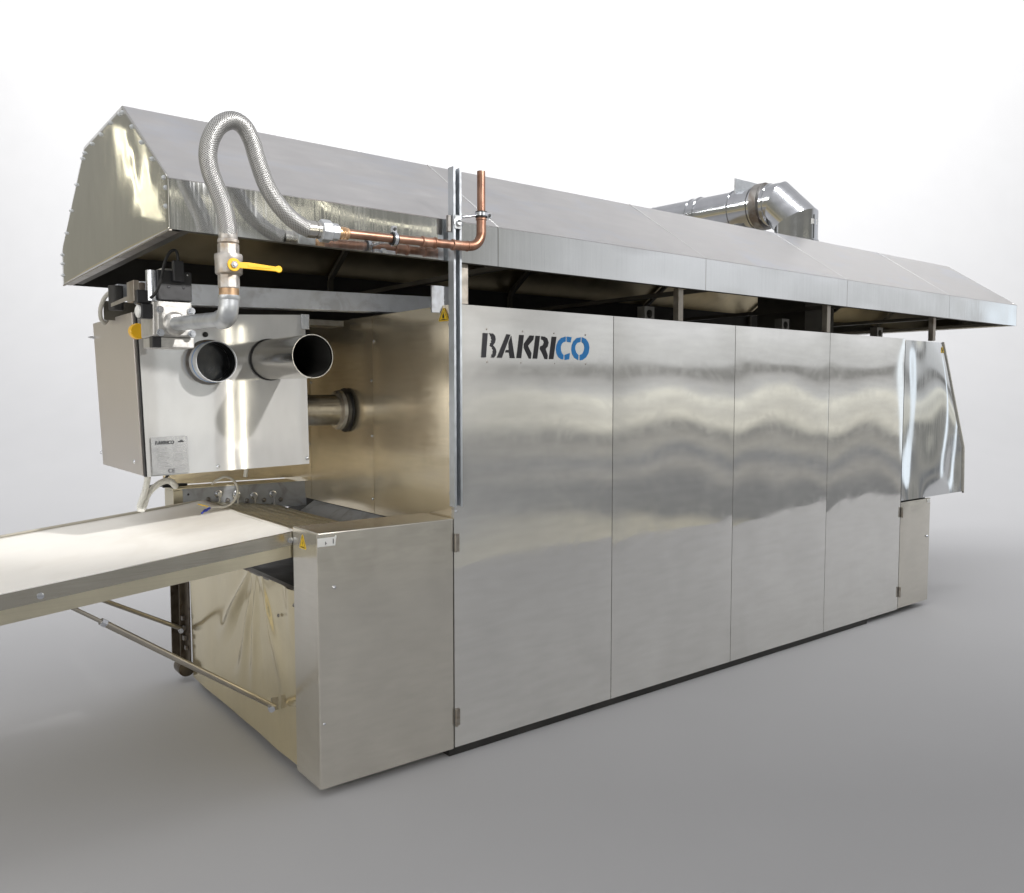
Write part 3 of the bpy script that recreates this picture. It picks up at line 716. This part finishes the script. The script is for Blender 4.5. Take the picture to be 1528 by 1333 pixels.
b = B(); sweep(b, catmull([(-.448, .240, 2.085), (-.449, .236, 2.115), (-.458, .23, 2.135), (-.478, .23, 2.128), (-.498, .23, 2.09), (-.512, .232, 2.03), (-.530, .24, 1.975), (-.545, .26, 1.955)], 8), .0055, 10)
cb = part('black_cable', b, 'rubber', loc=(-.448, .240, 2.08), smooth='all'); tag(cb, 'thin black cable looping from the square actuator down to the solenoid', 'cable')
b = B(); sweep(b, catmull([(-.49, .95, 2.045), (-.525, .95, 2.045), (-.55, .97, 2.02), (-.562, 1.0, 1.975), (-.555, 1.04, 1.935), (-.535, 1.07, 1.915), (-.515, 1.10, 1.93)], 8), .009, 10)
cb = part('grey_cable', b, 'cable', loc=(-.52, .95, 2.04), smooth='all'); tag(cb, 'grey cable bowing out of the small junction box above the burner box', 'cable')

# ================================================================== GAS LINE
PY = -.14
gl = thing('gas_riser', 'galvanised elbow and ball valve with a yellow lever under the braided hose', 'gas valve', (-.390, PY, 1.83))
# elbow turning towards the valve block
b = B(); 
pth = [(-.389, PY, 1.935), (-.390, PY, 1.905)] + [(-.392, PY + .052 * (1 - math.cos(t)), 1.902 - .042 * math.sin(t) ) for t in [PI / 2 * k / 8 for k in range(1, 9)]] + [(-.395, PY + .075, 1.860)]
sweep(b, pth, .0345, 32); part('elbow', b, 'galv', gl, smooth=True)
b = B(); lathe(b, (-.389, PY, 1.938), (0, 0, -1), [(0, .0375), (.012, .0375), (.016, .0345)], 32); part('elbow_rim', b, 'galv', gl, smooth=True)
b = B(); cyl(b, (-.395, PY + .06, 1.860), (-.462, .245, 1.862), .0275, 32); part('horizontal_pipe', b, 'galv', gl, smooth=True)
b = B(); cyl(b, (-.389, PY, 1.936), (-.389, PY, 1.962), .0335, 32); part('brass_nipple', b, 'bronze', gl, smooth=True)
b = B(); lathe(b, (-.389, PY, 1.962), (0, 0, 1), [(0, .037), (.052, .037)], 8, PI / 8); part('hex_end', b, 'cast', gl, bevel=.003)
b = B(); lathe(b, (-.388, PY, 2.008), (0, 0, 1), [(0, .038), (.006, .046), (.050, .046), (.054, .0475), (.066, .0475), (.072, .046)], 36); part('valve_body', b, 'cast', gl, smooth=True)
b = B(); lathe(b, (-.388, PY, 2.078), (0, 0, 1), [(0, .037), (.038, .037)], 8, PI / 8); part('hex_end', b, 'cast', gl, bevel=.003)
b = B(); lathe(b, (-.388, PY, 2.116), (0, 0, 1), [(0, .031), (.004, .0365), (.014, .0365), (.018, .030)], 12); part('lock_nut', b, 'cast', gl, bevel=.001)
b = B(); lathe(b, (-.391, PY - .045, 2.036), (0, -1, 0), [(0, .012), (.022, .012)], 16); part('stem', b, 'cast', gl, smooth=True)
# handle : disc plus tapered blade with rounded end
b = B(); hp = []
for k in range(25):
    a = math.radians(28 + (332 - 28) * k / 24); hp.append((-.393 + .0225 * math.cos(a), 2.037 + .0225 * math.sin(a)))
hp += [(-.340, 2.027), (-.245, 2.0265)]
for k in range(9):
    a = math.radians(-130 + 260 * k / 8); hp.append((-.233 + .0125 * math.cos(a), 2.0355 + .0125 * math.sin(a)))
hp += [(-.245, 2.0435), (-.340, 2.049)]
prism(b, [(x, PY - .068, z) for x, z in hp], (0, .006, 0))
hd = part('lever_handle', b, 'yellow', gl, bevel=.0022, weld=False)
b = B(); box(b, -.345, -.262, PY - .0695, PY - .067, 2.0335, 2.0415); part('embossing', b, 'yellow', hd, bevel=.0008)
b = B(); lathe(b, (-.393, PY - .067, 2.037), (0, -1, 0), [(0, .0125), (.007, .0125)], 6); part('nut', b, 'zinc', hd, bevel=.001)
b = B(); lathe(b, (-.393, PY - .074, 2.037), (0, -1, 0), [(0, .006), (.004, .006)], 12); part('stem_tip', b, 'cast', hd, smooth=True)

hz = thing('braided_hose', 'thick braided steel gas hose looping up in front of the hood', 'hose', (-.388, PY, 2.13))
HP = [(-0.388,2.142),(-0.391,2.176),(-0.405,2.239),(-0.429,2.297),(-0.451,2.352),(-0.459,2.405),(-0.448,2.460),(-0.419,2.508),(-0.376,2.532),(-0.337,2.520),(-0.309,2.478),(-0.290,2.420),(-0.269,2.364),(-0.246,2.319),(-0.207,2.27),(-0.159,2.23),(-0.116,2.209),(-0.094,2.203)]
hp3 = [(x, PY - .03 * math.sin(PI * i / (len(HP) - 1)), z) for i, (x, z) in enumerate(HP)]
b = B(); sweep(b, catmull(hp3, 12), .0305, 40, uv=True); part('braid', b, 'braid', hz, smooth='all')
b = B(); lathe(b, (-.388, PY, 2.128), (0, 0, 1), [(0, .0300), (.004, .0318), (.040, .0318), (.044, .0300)], 36); part('ferrule', b, 'cast', hz, smooth=True)
b = B(); lathe(b, (-.096, PY, 2.203), (1, 0, 0), [(0, .0318), (.030, .0318), (.032, .028), (.036, .028), (.038, .0318), (.052, .0318)], 36); part('ferrule', b, 'tube', hz, smooth=True)
b = B(); lathe(b, (-.046, PY, 2.203), (1, 0, 0), [(0, .034), (.004, .0425), (.040, .0425), (.044, .038)], 8, .2); part('union_nut', b, 'galv', hz, bevel=.003)
b = B(); lathe(b, (-.002, PY, 2.203), (1, 0, 0), [(0, .0335), (.030, .0335)], 8, .2); part('hex_adapter', b, 'galv', hz, bevel=.003)

cp = thing('copper_gas_pipe', 'copper pipe running right from the hose and turning up at the channel', 'pipe', (.30, PY, 2.205))
b = B(); lathe(b, (.027, PY, 2.203), (1, 0, 0), [(0, .024), (.012, .024), (.015, .021), (.020, .0245), (.026, .021), (.031, .0245), (.037, .021), (.043, .023), (.047, .018)], 28); part('brass_coupling', b, 'brass', cp, smooth=True)
b = B(); cyl(b, (.07, PY, 2.204), (.590, PY, 2.214), .0175, 28); part('pipe', b, 'copper', cp, smooth=True)
def bead(x, z, d=(1, 0, 0), r=.0235, w=.012):
    b = B(); lathe(b, Vector((x, PY, z)) - Vector(d) * w / 2, d, [(0, .0185), (w * .25, r), (w * .75, r), (w, .0185)], 28); part('crimp_bead', b, 'copper', cp, smooth=True)
b = B(); cyl(b, (.398, PY, 2.2095), (.470, PY, 2.2115), .0200, 28); part('coupling', b, 'copper', cp, smooth=True)
bead(.404, 2.2095); bead(.462, 2.211); bead(.552, 2.2135)
b = B(); el = [(.556, PY, 2.2138), (.600, PY, 2.2145), (.628, PY, 2.216)] + [(.634 + .064 * math.sin(t), PY, 2.281 - .064 * math.cos(t)) for t in [PI / 2 * k / 10 for k in range(1, 11)]] + [(.698, PY, 2.345)]
sweep(b, el, .0205, 28); part('elbow', b, 'copper', cp, smooth=True)
bead(.698, 2.335, (0, 0, 1)); bead(.625, 2.2155, (1, 0, 0), .0225, .006); 
b = B(); cyl(b, (.698, PY, 2.33), (.698, PY, 2.536), .0178, 28); part('pipe', b, 'copper', cp, smooth=True)

def clamp(label, p, d, tabdir, stem):
    p, d, tabdir = Vector(p), Vector(d), Vector(tabdir)
    c = thing('pipe_clamp', label, 'pipe clamp', p, 'rubber lined pipe clamps')
    b = B(); lathe(b, p - d * .012, d, [(0, .018), (0, .0255), (.024, .0255), (.024, .018)], 28, caps=False); part('rubber_liner', b, 'rubber', c, smooth=True)
    b = B(); lathe(b, p - d * .007, d, [(0, .0256), (0, .0282), (.014, .0282), (.014, .0256)], 28, caps=False); part('band', b, 'zinc', c, smooth=True)
    q = p + tabdir * .038; s = d.cross(tabdir)
    b = B()
    hexa(b, [q + tabdir * a_ + d * c_ + s * e_ for e_ in (-.008, .008) for a_, c_ in ((-.013, -.009), (.013, -.009), (.013, .009), (-.013, .009))]); part('ear', b, 'zinc', c, bevel=.001)
    n = s if s.y < 0 else -s
    b = B(); lathe(b, q + n * .008, n, [(0, .007), (.005, .006)], 10); part('screw', b, 'black', c)
    b = B(); cyl(b, p + Vector((0, .027, 0)) if stem is None else p + Vector(stem) * .027, p + (Vector((0, .10, 0)) if stem is None else Vector(stem) * .09), .005, 12); part('threaded_rod', b, 'zinc', c, smooth=True)
    return c
clamp('rubber lined clamp round the horizontal copper pipe, screw ear on top', (.272, PY, 2.206), (1, 0, 0), (0, 0, 1), None)
clamp('rubber lined clamp round the upright copper pipe beside the channel', (.698, PY, 2.355), (0, 0, 1), (1, 0, 0), (-1, .12, -.22))
# bits on the fascia edge behind the first clamp
b = B(); box(b, .235, .330, -.052, -.034, 2.162, 2.176); part('fixing_plate', b, 'zinc', hood, bevel=.002)
b = B(); lathe(b, (.270, -.052, 2.170), (0, -1, 0), [(0, .012), (.014, .011)], 6); part('fixing_bolt', b, 'zinc', hood)

# slotted channel
ch = thing('slotted_channel', 'tall galvanised slotted channel standing upright in front of the first panel', 'channel rail', (.63, -.08, 1.105))
x0, x1, ya, yb, z0, z1 = .590, .631, -.090, -.049, 1.105, 2.552
b = B(); t = .0025
box(b, x0, x0 + t, ya, yb, z0, z1); box(b, x1 - t, x1, ya, yb, z0, z1)
box(b, x0 + t, x1 - t, yb - t, yb, z0, z1)
box(b, x0 + t, x0 + .010, ya, ya + t, z0, z1); box(b, x1 - .010, x1 - t, ya, ya + t, z0, z1)
part('channel', b, 'strut', ch, weld=False)
for k in range(28):
    z = z0 + .03 + k * .051; b = B(); box(b, x0 + .014, x1 - .014, yb - t - .0012, yb - t - .0002, z, z + .028); part('slot', b, 'black', ch)
b = B(); lathe(b, (.6105, ya, 2.318), (0, -1, 0), [(0, .020), (.004, .020), (.005, .012), (.016, .011)], 20); part('channel_bolt', b, 'galv', ch, smooth=True)
b = B(); box(b, .594, .627, ya - .004, ya, 2.292, 2.350); part('square_washer', b, 'galv', ch, bevel=.001)
b = B(); box(b, .572, .590, -.075, -.060, 2.28, 2.35); part('side_clip', b, 'oldsteel', ch, bevel=.002)
# grey plate behind channel above the panels
b = B(); box(b, .60, .72, .10, .11, 1.955, 2.075); part('support_plate', b, 'greypaint', oven, bevel=.002)

# ================================================================== CONVEYOR
cv = thing('infeed_conveyor', 'white belt infeed conveyor sloping down and away from the oven mouth', 'conveyor', (-.9, .87, .90))
SL = math.radians(5.9); cs, sn = math.cos(SL), math.sin(SL)
def cpt(s, y, h):
    """s metres down the conveyor from the oven end, h above the belt surface"""
    return Vector((.0 - s * cs - h * sn * 1, y, 1.012 - s * sn + h * cs))
def cbox(b, s0, s1, y0, y1, h0, h1):
    return hexa(b, [cpt(s0, y0, h0), cpt(s1, y0, h0), cpt(s1, y1, h0), cpt(s0, y1, h0), cpt(s0, y0, h1), cpt(s1, y0, h1), cpt(s1, y1, h1), cpt(s0, y1, h1)])
LEN = 1.95
b = B()
def f(u, v):
    s = LEN * u - .03; y = .256 + (1.512 - .256) * v
    h = .0015 * noise.noise(Vector((s * 3, y * 3, 0))) + .016 * math.exp(-((s + .03) / .10) ** 2) * max(0, (v - .55)) * 1.2
    return cpt(s, y, h - .004)
sheet(b, f, 60, 30, (0, 0, -1), .006)
part('belt', b, 'belt', cv, smooth='all')
b = B(); cbox(b, .0, LEN, .27, 1.50, -.060, -.012); part('belt_return', b, 'tray', cv)
b = B(); cbox(b, .0, LEN, .246, .250, -.052, .003); cbox(b, .0, LEN, .250, .262, .0005, .003); part('side_rail', b, 'rail', cv, weld=False)
b = B(); cbox(b, .0, LEN, 1.514, 1.520, -.052, .008); part('side_rail', b, 'rail', cv)
b = B(); cbox(b, .0, LEN, .252, .258, -.105, -.053); cbox(b, .0, LEN, .259, 1.50, -.105, -.100); part('drip_tray', b, 'tray', cv, weld=False)
for s in (.02, .955): 
    q = cpt(s, .246, -.030); b = B(); lathe(b, q, (0, -1, 0), [(0, .012), (.006, .012), (.007, .009)], 14); part('bolt', b, 'zinc', cv, smooth=True)
b = B(); cyl(b, cpt(LEN - .02, .26, -.035), cpt(LEN - .02, 1.51, -.035), .034, 24); part('end_roller', b, 'galv', cv, smooth=True)
b = B(); cyl(b, cpt(.01, .262, -.030), cpt(.01, 1.50, -.030), .022, 20); part('drive_roller', b, 'tray', cv, smooth=True)

def gas_strut(label, p0, pm, p1):
    s = thing('gas_strut', label, 'strut', p1, 'struts holding up the conveyor')
    b = B(); cyl(b, p0, pm, .0075, 16); part('rod', b, 'rod', s, smooth=True)
    b = B(); cyl(b, pm, p1, .0125, 20); part('cylinder', b, 'rod', s, smooth=True)
    d = (Vector(p1) - Vector(pm)).normalized()
    b = B(); lathe(b, Vector(pm) - d * .018, d, [(0, .015), (.022, .0165)], 6); part('nut', b, 'zinc', s, bevel=.001)
    b = B(); q = Vector(p1); lathe(b, q + Vector((-.016, -.008, 0)), (-.3, -1, 0), [(0, .016), (.020, .014)], 14); part('end_bolt', b, 'zinc', s, smooth=True)
    return s
gas_strut('nearer thin steel strut, from the conveyor rail down to the skirt', (-.935, .262, .885), (-.735, .275, .742), (-.028, .43, .212))
gas_strut('farther dark steel strut, from below the conveyor to the brown leg', (-.935, 1.48, .87), (-.62, 1.53, .62), (-.020, 1.77, .255))

# ================================================================== CABLES AND CONDUIT
b = B()
pp = catmull([(-.380, 1.0, 1.245), (-.388, 1.0, 1.19), (-.400, 1.0, 1.14), (-.4225, 1.0, 1.078), (-.416, 1.0, 1.060), (-.400, 1.01, 1.082), (-.384, 1.02, 1.122), (-.352, 1.03, 1.155), (-.318, 1.04, 1.176), (-.285, 1.05, 1.182), (-.262, 1.06, 1.172), (-.235, 1.10, 1.148)], 30)
sweep(b, pp, lambda L: .0135 + .0017 * math.sin(L * 2 * PI / .0075), 16)
o = part('corrugated_conduit', b, 'conduit', loc=(-.38, 1.0, 1.24), smooth='all'); tag(o, 'pale corrugated conduit hanging in a loop under the burner box', 'conduit')
b = B(); sweep(b, catmull([(-.185, 1.25, 1.25), (-.20, 1.30, 1.20), (-.22, 1.40, 1.14), (-.25, 1.60, 1.095), (-.20, 1.70, 1.090), (-.10, 1.72, 1.090), (-.02, 1.68, 1.092), (-.04, 1.64, 1.093), (-.15, 1.63, 1.093)], 8), .007, 10)
o = part('coiled_cable', b, 'rubber', loc=(-.15, 1.62, 1.09), smooth='all'); tag(o, 'dark cable lying coiled on the rail plate behind the belt', 'cable')
wc = thing('loose_cable', 'grey cable arching over the belt end with a blue tipped end', 'cable', (.03, 1.1, 1.03))
b = B(); sweep(b, catmull([(-.046, 1.14, 1.142), (-.028, 1.12, 1.162), (.005, 1.10, 1.178), (.040, 1.1, 1.165), (.066, 1.1, 1.130), (.068, 1.1, 1.095), (.050, 1.1, 1.055), (.010, 1.1, 1.030), (-.045, 1.1, 1.031), (-.080, 1.1, 1.034)], 8), .0062, 12); part('sheath', b, 'cable', wc, smooth='all')
b = B(); cyl(b, (-.072, 1.098, 1.030), (-.098, 1.094, 1.014), .006, 10); cyl(b, (-.094, 1.10, 1.022), (-.118, 1.085, 1.006), .0045, 10); part('blue_ferrule', b, 'bluewire', wc, smooth=True, weld=False)
b = B(); cyl(b, (-.08, 1.10, 1.036), (-.125, 1.12, 1.050), .0025, 8); part('yellow_wire', b, 'yellow2', wc, smooth=True)
b = B(); cyl(b, (.20, 1.30, 1.262), (.19, 1.32, 1.15), .011, 12); o = part('white_cable', b, 'white', loc=(.20, 1.30, 1.25), smooth=True); tag(o, 'short white cable dropping from the right end of the burner box', 'cable')

# ================================================================== LIGHTS
def area(name, loc, target, sx, sy, power, col=(1, 1, 1), spread=180):
    ld = bpy.data.lights.new(name, 'AREA'); ld.shape = 'RECTANGLE'; ld.size = sx; ld.size_y = sy; ld.energy = power; ld.color = col; ld.spread = math.radians(spread)
    o = bpy.data.objects.new(name, ld); COL.objects.link(o); o.location = loc
    d = Vector(target) - Vector(loc); o.rotation_euler = d.to_track_quat('-Z', 'Y').to_euler(); return o
def tube_light(name, p, q, w, power, col, toward):
    """fluorescent tube : long thin rectangle from p to q facing a point"""
    p, q = Vector(p), Vector(q); c = (p + q) / 2; ax = (q - p).normalized(); nz = -((Vector(toward) - c)); nz = (nz - ax * nz.dot(ax)).normalized(); ay = nz.cross(ax)
    ld = bpy.data.lights.new(name, 'AREA'); ld.shape = 'RECTANGLE'; ld.size = (q - p).length; ld.size_y = w; ld.energy = power; ld.color = col
    o = bpy.data.objects.new(name, ld); COL.objects.link(o)
    o.matrix_world = Matrix((( ax.x, ay.x, nz.x, c.x), (ax.y, ay.y, nz.y, c.y), (ax.z, ay.z, nz.z, c.z), (0, 0, 0, 1))); return o
C2 = Vector((CAM.x, CAM.y, 0))
def strip(name, r, z, aim, power):
    p = C2 + FW * r + Vector((0, 0, z - .058)); area(name, p, p + FW * math.cos(aim) + Vector((0, 0, math.sin(aim))), 30, .5, power, (1, 1, 1))
strip('backdrop_light', 12.879, 10.82, .206, 1170); strip('backdrop_light', 4.21, 9.375, -.097, 3100); strip('backdrop_light', 11.826, 11.45, -.363, 1530)
ld = bpy.data.lights.new('key_light', 'SPOT'); ld.energy = 5200; ld.spot_size = math.radians(10.5); ld.spot_blend = .4; ld.shadow_soft_size = .18; ld.color = (1, .98, .96)
o = bpy.data.objects.new('key_light', ld); COL.objects.link(o); o.location = (2.86, -8.1, 6.65); o.rotation_euler = (Vector((-.10, .7, 1.72)) - o.location).to_track_quat('-Z', 'Y').to_euler()
area('belt_fill', (-1.7, .9, 4.3), (-.65, .85, .95), 1.6, 1.6, 3.6, (1, .99, .97), 70)  # unseen area lamp added to brighten the belt
area('warm_fill', (-5.4, -.3, 1.6), (-.6, 1.0, .3), 3.2, 2.0, 72, (1, .96, .89))
area('soft_panel', (.975, -3.72, 1.48), (.975, 0, 1.48), .60, 1.34, 1.05, (.90, .96, 1))
area('floor_fill', (-5.2, -4.6, 2.6), (-1.3, .6, 0), 3.0, 3.0, 26, (1, .98, .96), 70)
for dx in (0, .10):
    tube_light('upright_tube', (1.44 + dx * 1.4, -3.7, .78), (1.44 + dx * 1.4, -3.7, 2.25), .04, 1.7, (1, .93, .75), (0, .7, 1.6))
    tube_light('hall_tube', (-2.1 + dx * 1.6, 6.8, 4.5), (-3.9 + dx * 1.6, 12.0, 4.5), .025, 4.5, (1, .93, .68), (-.5, 0, 2.4))
    tube_light('ceiling_tube', (1.2, -9.6 - dx * 3, 4.5), (7.2, -9.8 - dx * 3, 4.5), .03, 1.3, (1, .93, .70), (0, 0, 2.3))

# ------------------------------------------------------------------ world : the lit hall around the set
w = bpy.data.worlds.new('World'); sc.world = w; w.use_nodes = True; nt = w.node_tree; L = nt.links.new
bg = nt.nodes['Background']; bg.inputs['Strength'].default_value = 1.0
tc = nt.nodes.new('ShaderNodeTexCoord'); sp = nt.nodes.new('ShaderNodeSeparateXYZ'); L(tc.outputs['Generated'], sp.inputs[0])
def zmap(): return mrange(nt, sp.outputs['Z'], -.25, .75, 0, 1)
def zp(z): return (z + .25) / 1.0
def bands(stops):
    r = ramp(nt, [(zp(z), c) for z, c in stops]); L(zmap(), r.inputs[0]); return r
front = bands([(-.25, (.45, .43, .37)), (-.155, (.42, .40, .33)), (-.145, (.16, .165, .17)), (-.112, (.17, .175, .185)), (-.100, (.36, .35, .33)), (-.084, (.19, .20, .22)),
               (-.070, (.38, .37, .34)), (-.052, (.22, .22, .215)), (-.046, (.55, .54, .48)), (-.040, (.82, .80, .71)), (-.026, (.66, .65, .60)), (-.012, (.98, .965, .87)), (-.003, (.62, .63, .64)), (.010, (.52, .52, .52)),
               (.016, (.25, .25, .245)), (.028, (.27, .27, .265)), (.036, (.68, .69, .70)), (.075, (.74, .75, .76)), (.16, (.88, .89, .92)), (.30, (.62, .62, .64)), (.50, (.61, .61, .62)), (.74, (.68, .68, .70))])
dark = bands([(-.25, (.68, .60, .40)), (-.12, (.72, .62, .40)), (-.07, (.26, .23, .15)), (-.04, (.38, .33, .22)), (.0, (.62, .55, .37)), (.05, (.34, .325, .27)), (.30, (.31, .305, .275)), (.45, (.42, .42, .42)), (.74, (.66, .66, .68))])
near = bands([(-.25, (.36, .35, .32)), (-.185, (.33, .325, .30)), (-.165, (.27, .275, .28)), (-.10, (.23, .235, .24)), (-.055, (.28, .28, .275)), (-.035, (.46, .455, .42)), (-.008, (.44, .435, .41)),
              (.008, (.32, .32, .31)), (.03, (.36, .36, .35)), (.055, (.54, .54, .53)), (.11, (.50, .50, .49)), (.15, (.27, .265, .235)), (.32, (.28, .275, .25)), (.45, (.42, .42, .42)), (.74, (.66, .66, .68))])
fy = mrange(nt, sp.outputs['Y'], -.15, .05, 1, 0)
my = nt.nodes.new('ShaderNodeMix'); my.data_type = 'RGBA'; L(fy, my.inputs['Factor']); L(dark.outputs[0], my.inputs['A']); L(near.outputs[0], my.inputs['B'])
fx = mrange(nt, sp.outputs['X'], .50, .74, 0, 1)
mx = nt.nodes.new('ShaderNodeMix'); mx.data_type = 'RGBA'; L(fx, mx.inputs['Factor']); L(my.outputs['Result'], mx.inputs['A']); L(front.outputs[0], mx.inputs['B'])
pr = ramp(nt, [(0, 0), (.56, 0), (.62, 1), (.76, 1), (.84, 0), (1, 0)]); L(mrange(nt, sp.outputs['X'], .85, .97, 0, 1), pr.inputs[0])
pz = ramp(nt, [(0, 0), (.12, 0), (.2, 1), (.8, 1), (.9, 0), (1, 0)]); L(mrange(nt, sp.outputs['Z'], -.16, .16, 0, 1), pz.inputs[0])
pm = nt.nodes.new('ShaderNodeMath'); pm.operation = 'MULTIPLY'; L(pr.outputs[0], pm.inputs[0]); L(pz.outputs[0], pm.inputs[1])
mw = nt.nodes.new('ShaderNodeMix'); mw.data_type = 'RGBA'; L(pm.outputs[0], mw.inputs['Factor']); L(mx.outputs['Result'], mw.inputs['A']); mw.inputs['B'].default_value = (1.15, 1.25, 1.35, 1); mx = mw
nn = nt.nodes.new('ShaderNodeTexNoise'); nn.inputs['Scale'].default_value = 5; nn.inputs['Detail'].default_value = 4; L(tc.outputs['Generated'], nn.inputs['Vector'])
nv = mrange(nt, nn.outputs['Fac'], .3, .7, .94, 1.06)
hs = nt.nodes.new('ShaderNodeHueSaturation'); L(mx.outputs['Result'], hs.inputs['Color']); L(nv, hs.inputs['Value'])
L(hs.outputs[0], bg.inputs['Color'])

# ------------------------------------------------------------------ camera
cd = bpy.data.cameras.new('Camera'); cam = bpy.data.objects.new('Camera', cd); COL.objects.link(cam); sc.camera = cam
cd.sensor_width = 36; cd.lens = 36 * 1250.64 / 1528; cd.clip_end = 200; cd.clip_start = .05
f_ = Vector((.6124, .7879, -.0644)).normalized(); r_ = Vector((.7895, -.6137, -.0003)); r_ = (r_ - f_ * r_.dot(f_)).normalized(); u_ = r_.cross(f_)
cam.matrix_world = Matrix(((r_.x, u_.x, -f_.x, CAM.x), (r_.y, u_.y, -f_.y, CAM.y), (r_.z, u_.z, -f_.z, CAM.z), (0, 0, 0, 1)))

sc.render.engine = 'CYCLES'
sc.cycles.use_denoising = True; sc.cycles.max_bounces = 8; sc.cycles.glossy_bounces = 6; sc.cycles.caustics_reflective = True
sc.cycles.sample_clamp_indirect = 4
sc.view_settings.view_transform = 'Standard'; sc.view_settings.look = 'None'; sc.view_settings.exposure = 0; sc.view_settings.gamma = 1
sc.render.resolution_x = 1024; sc.render.resolution_y = 893
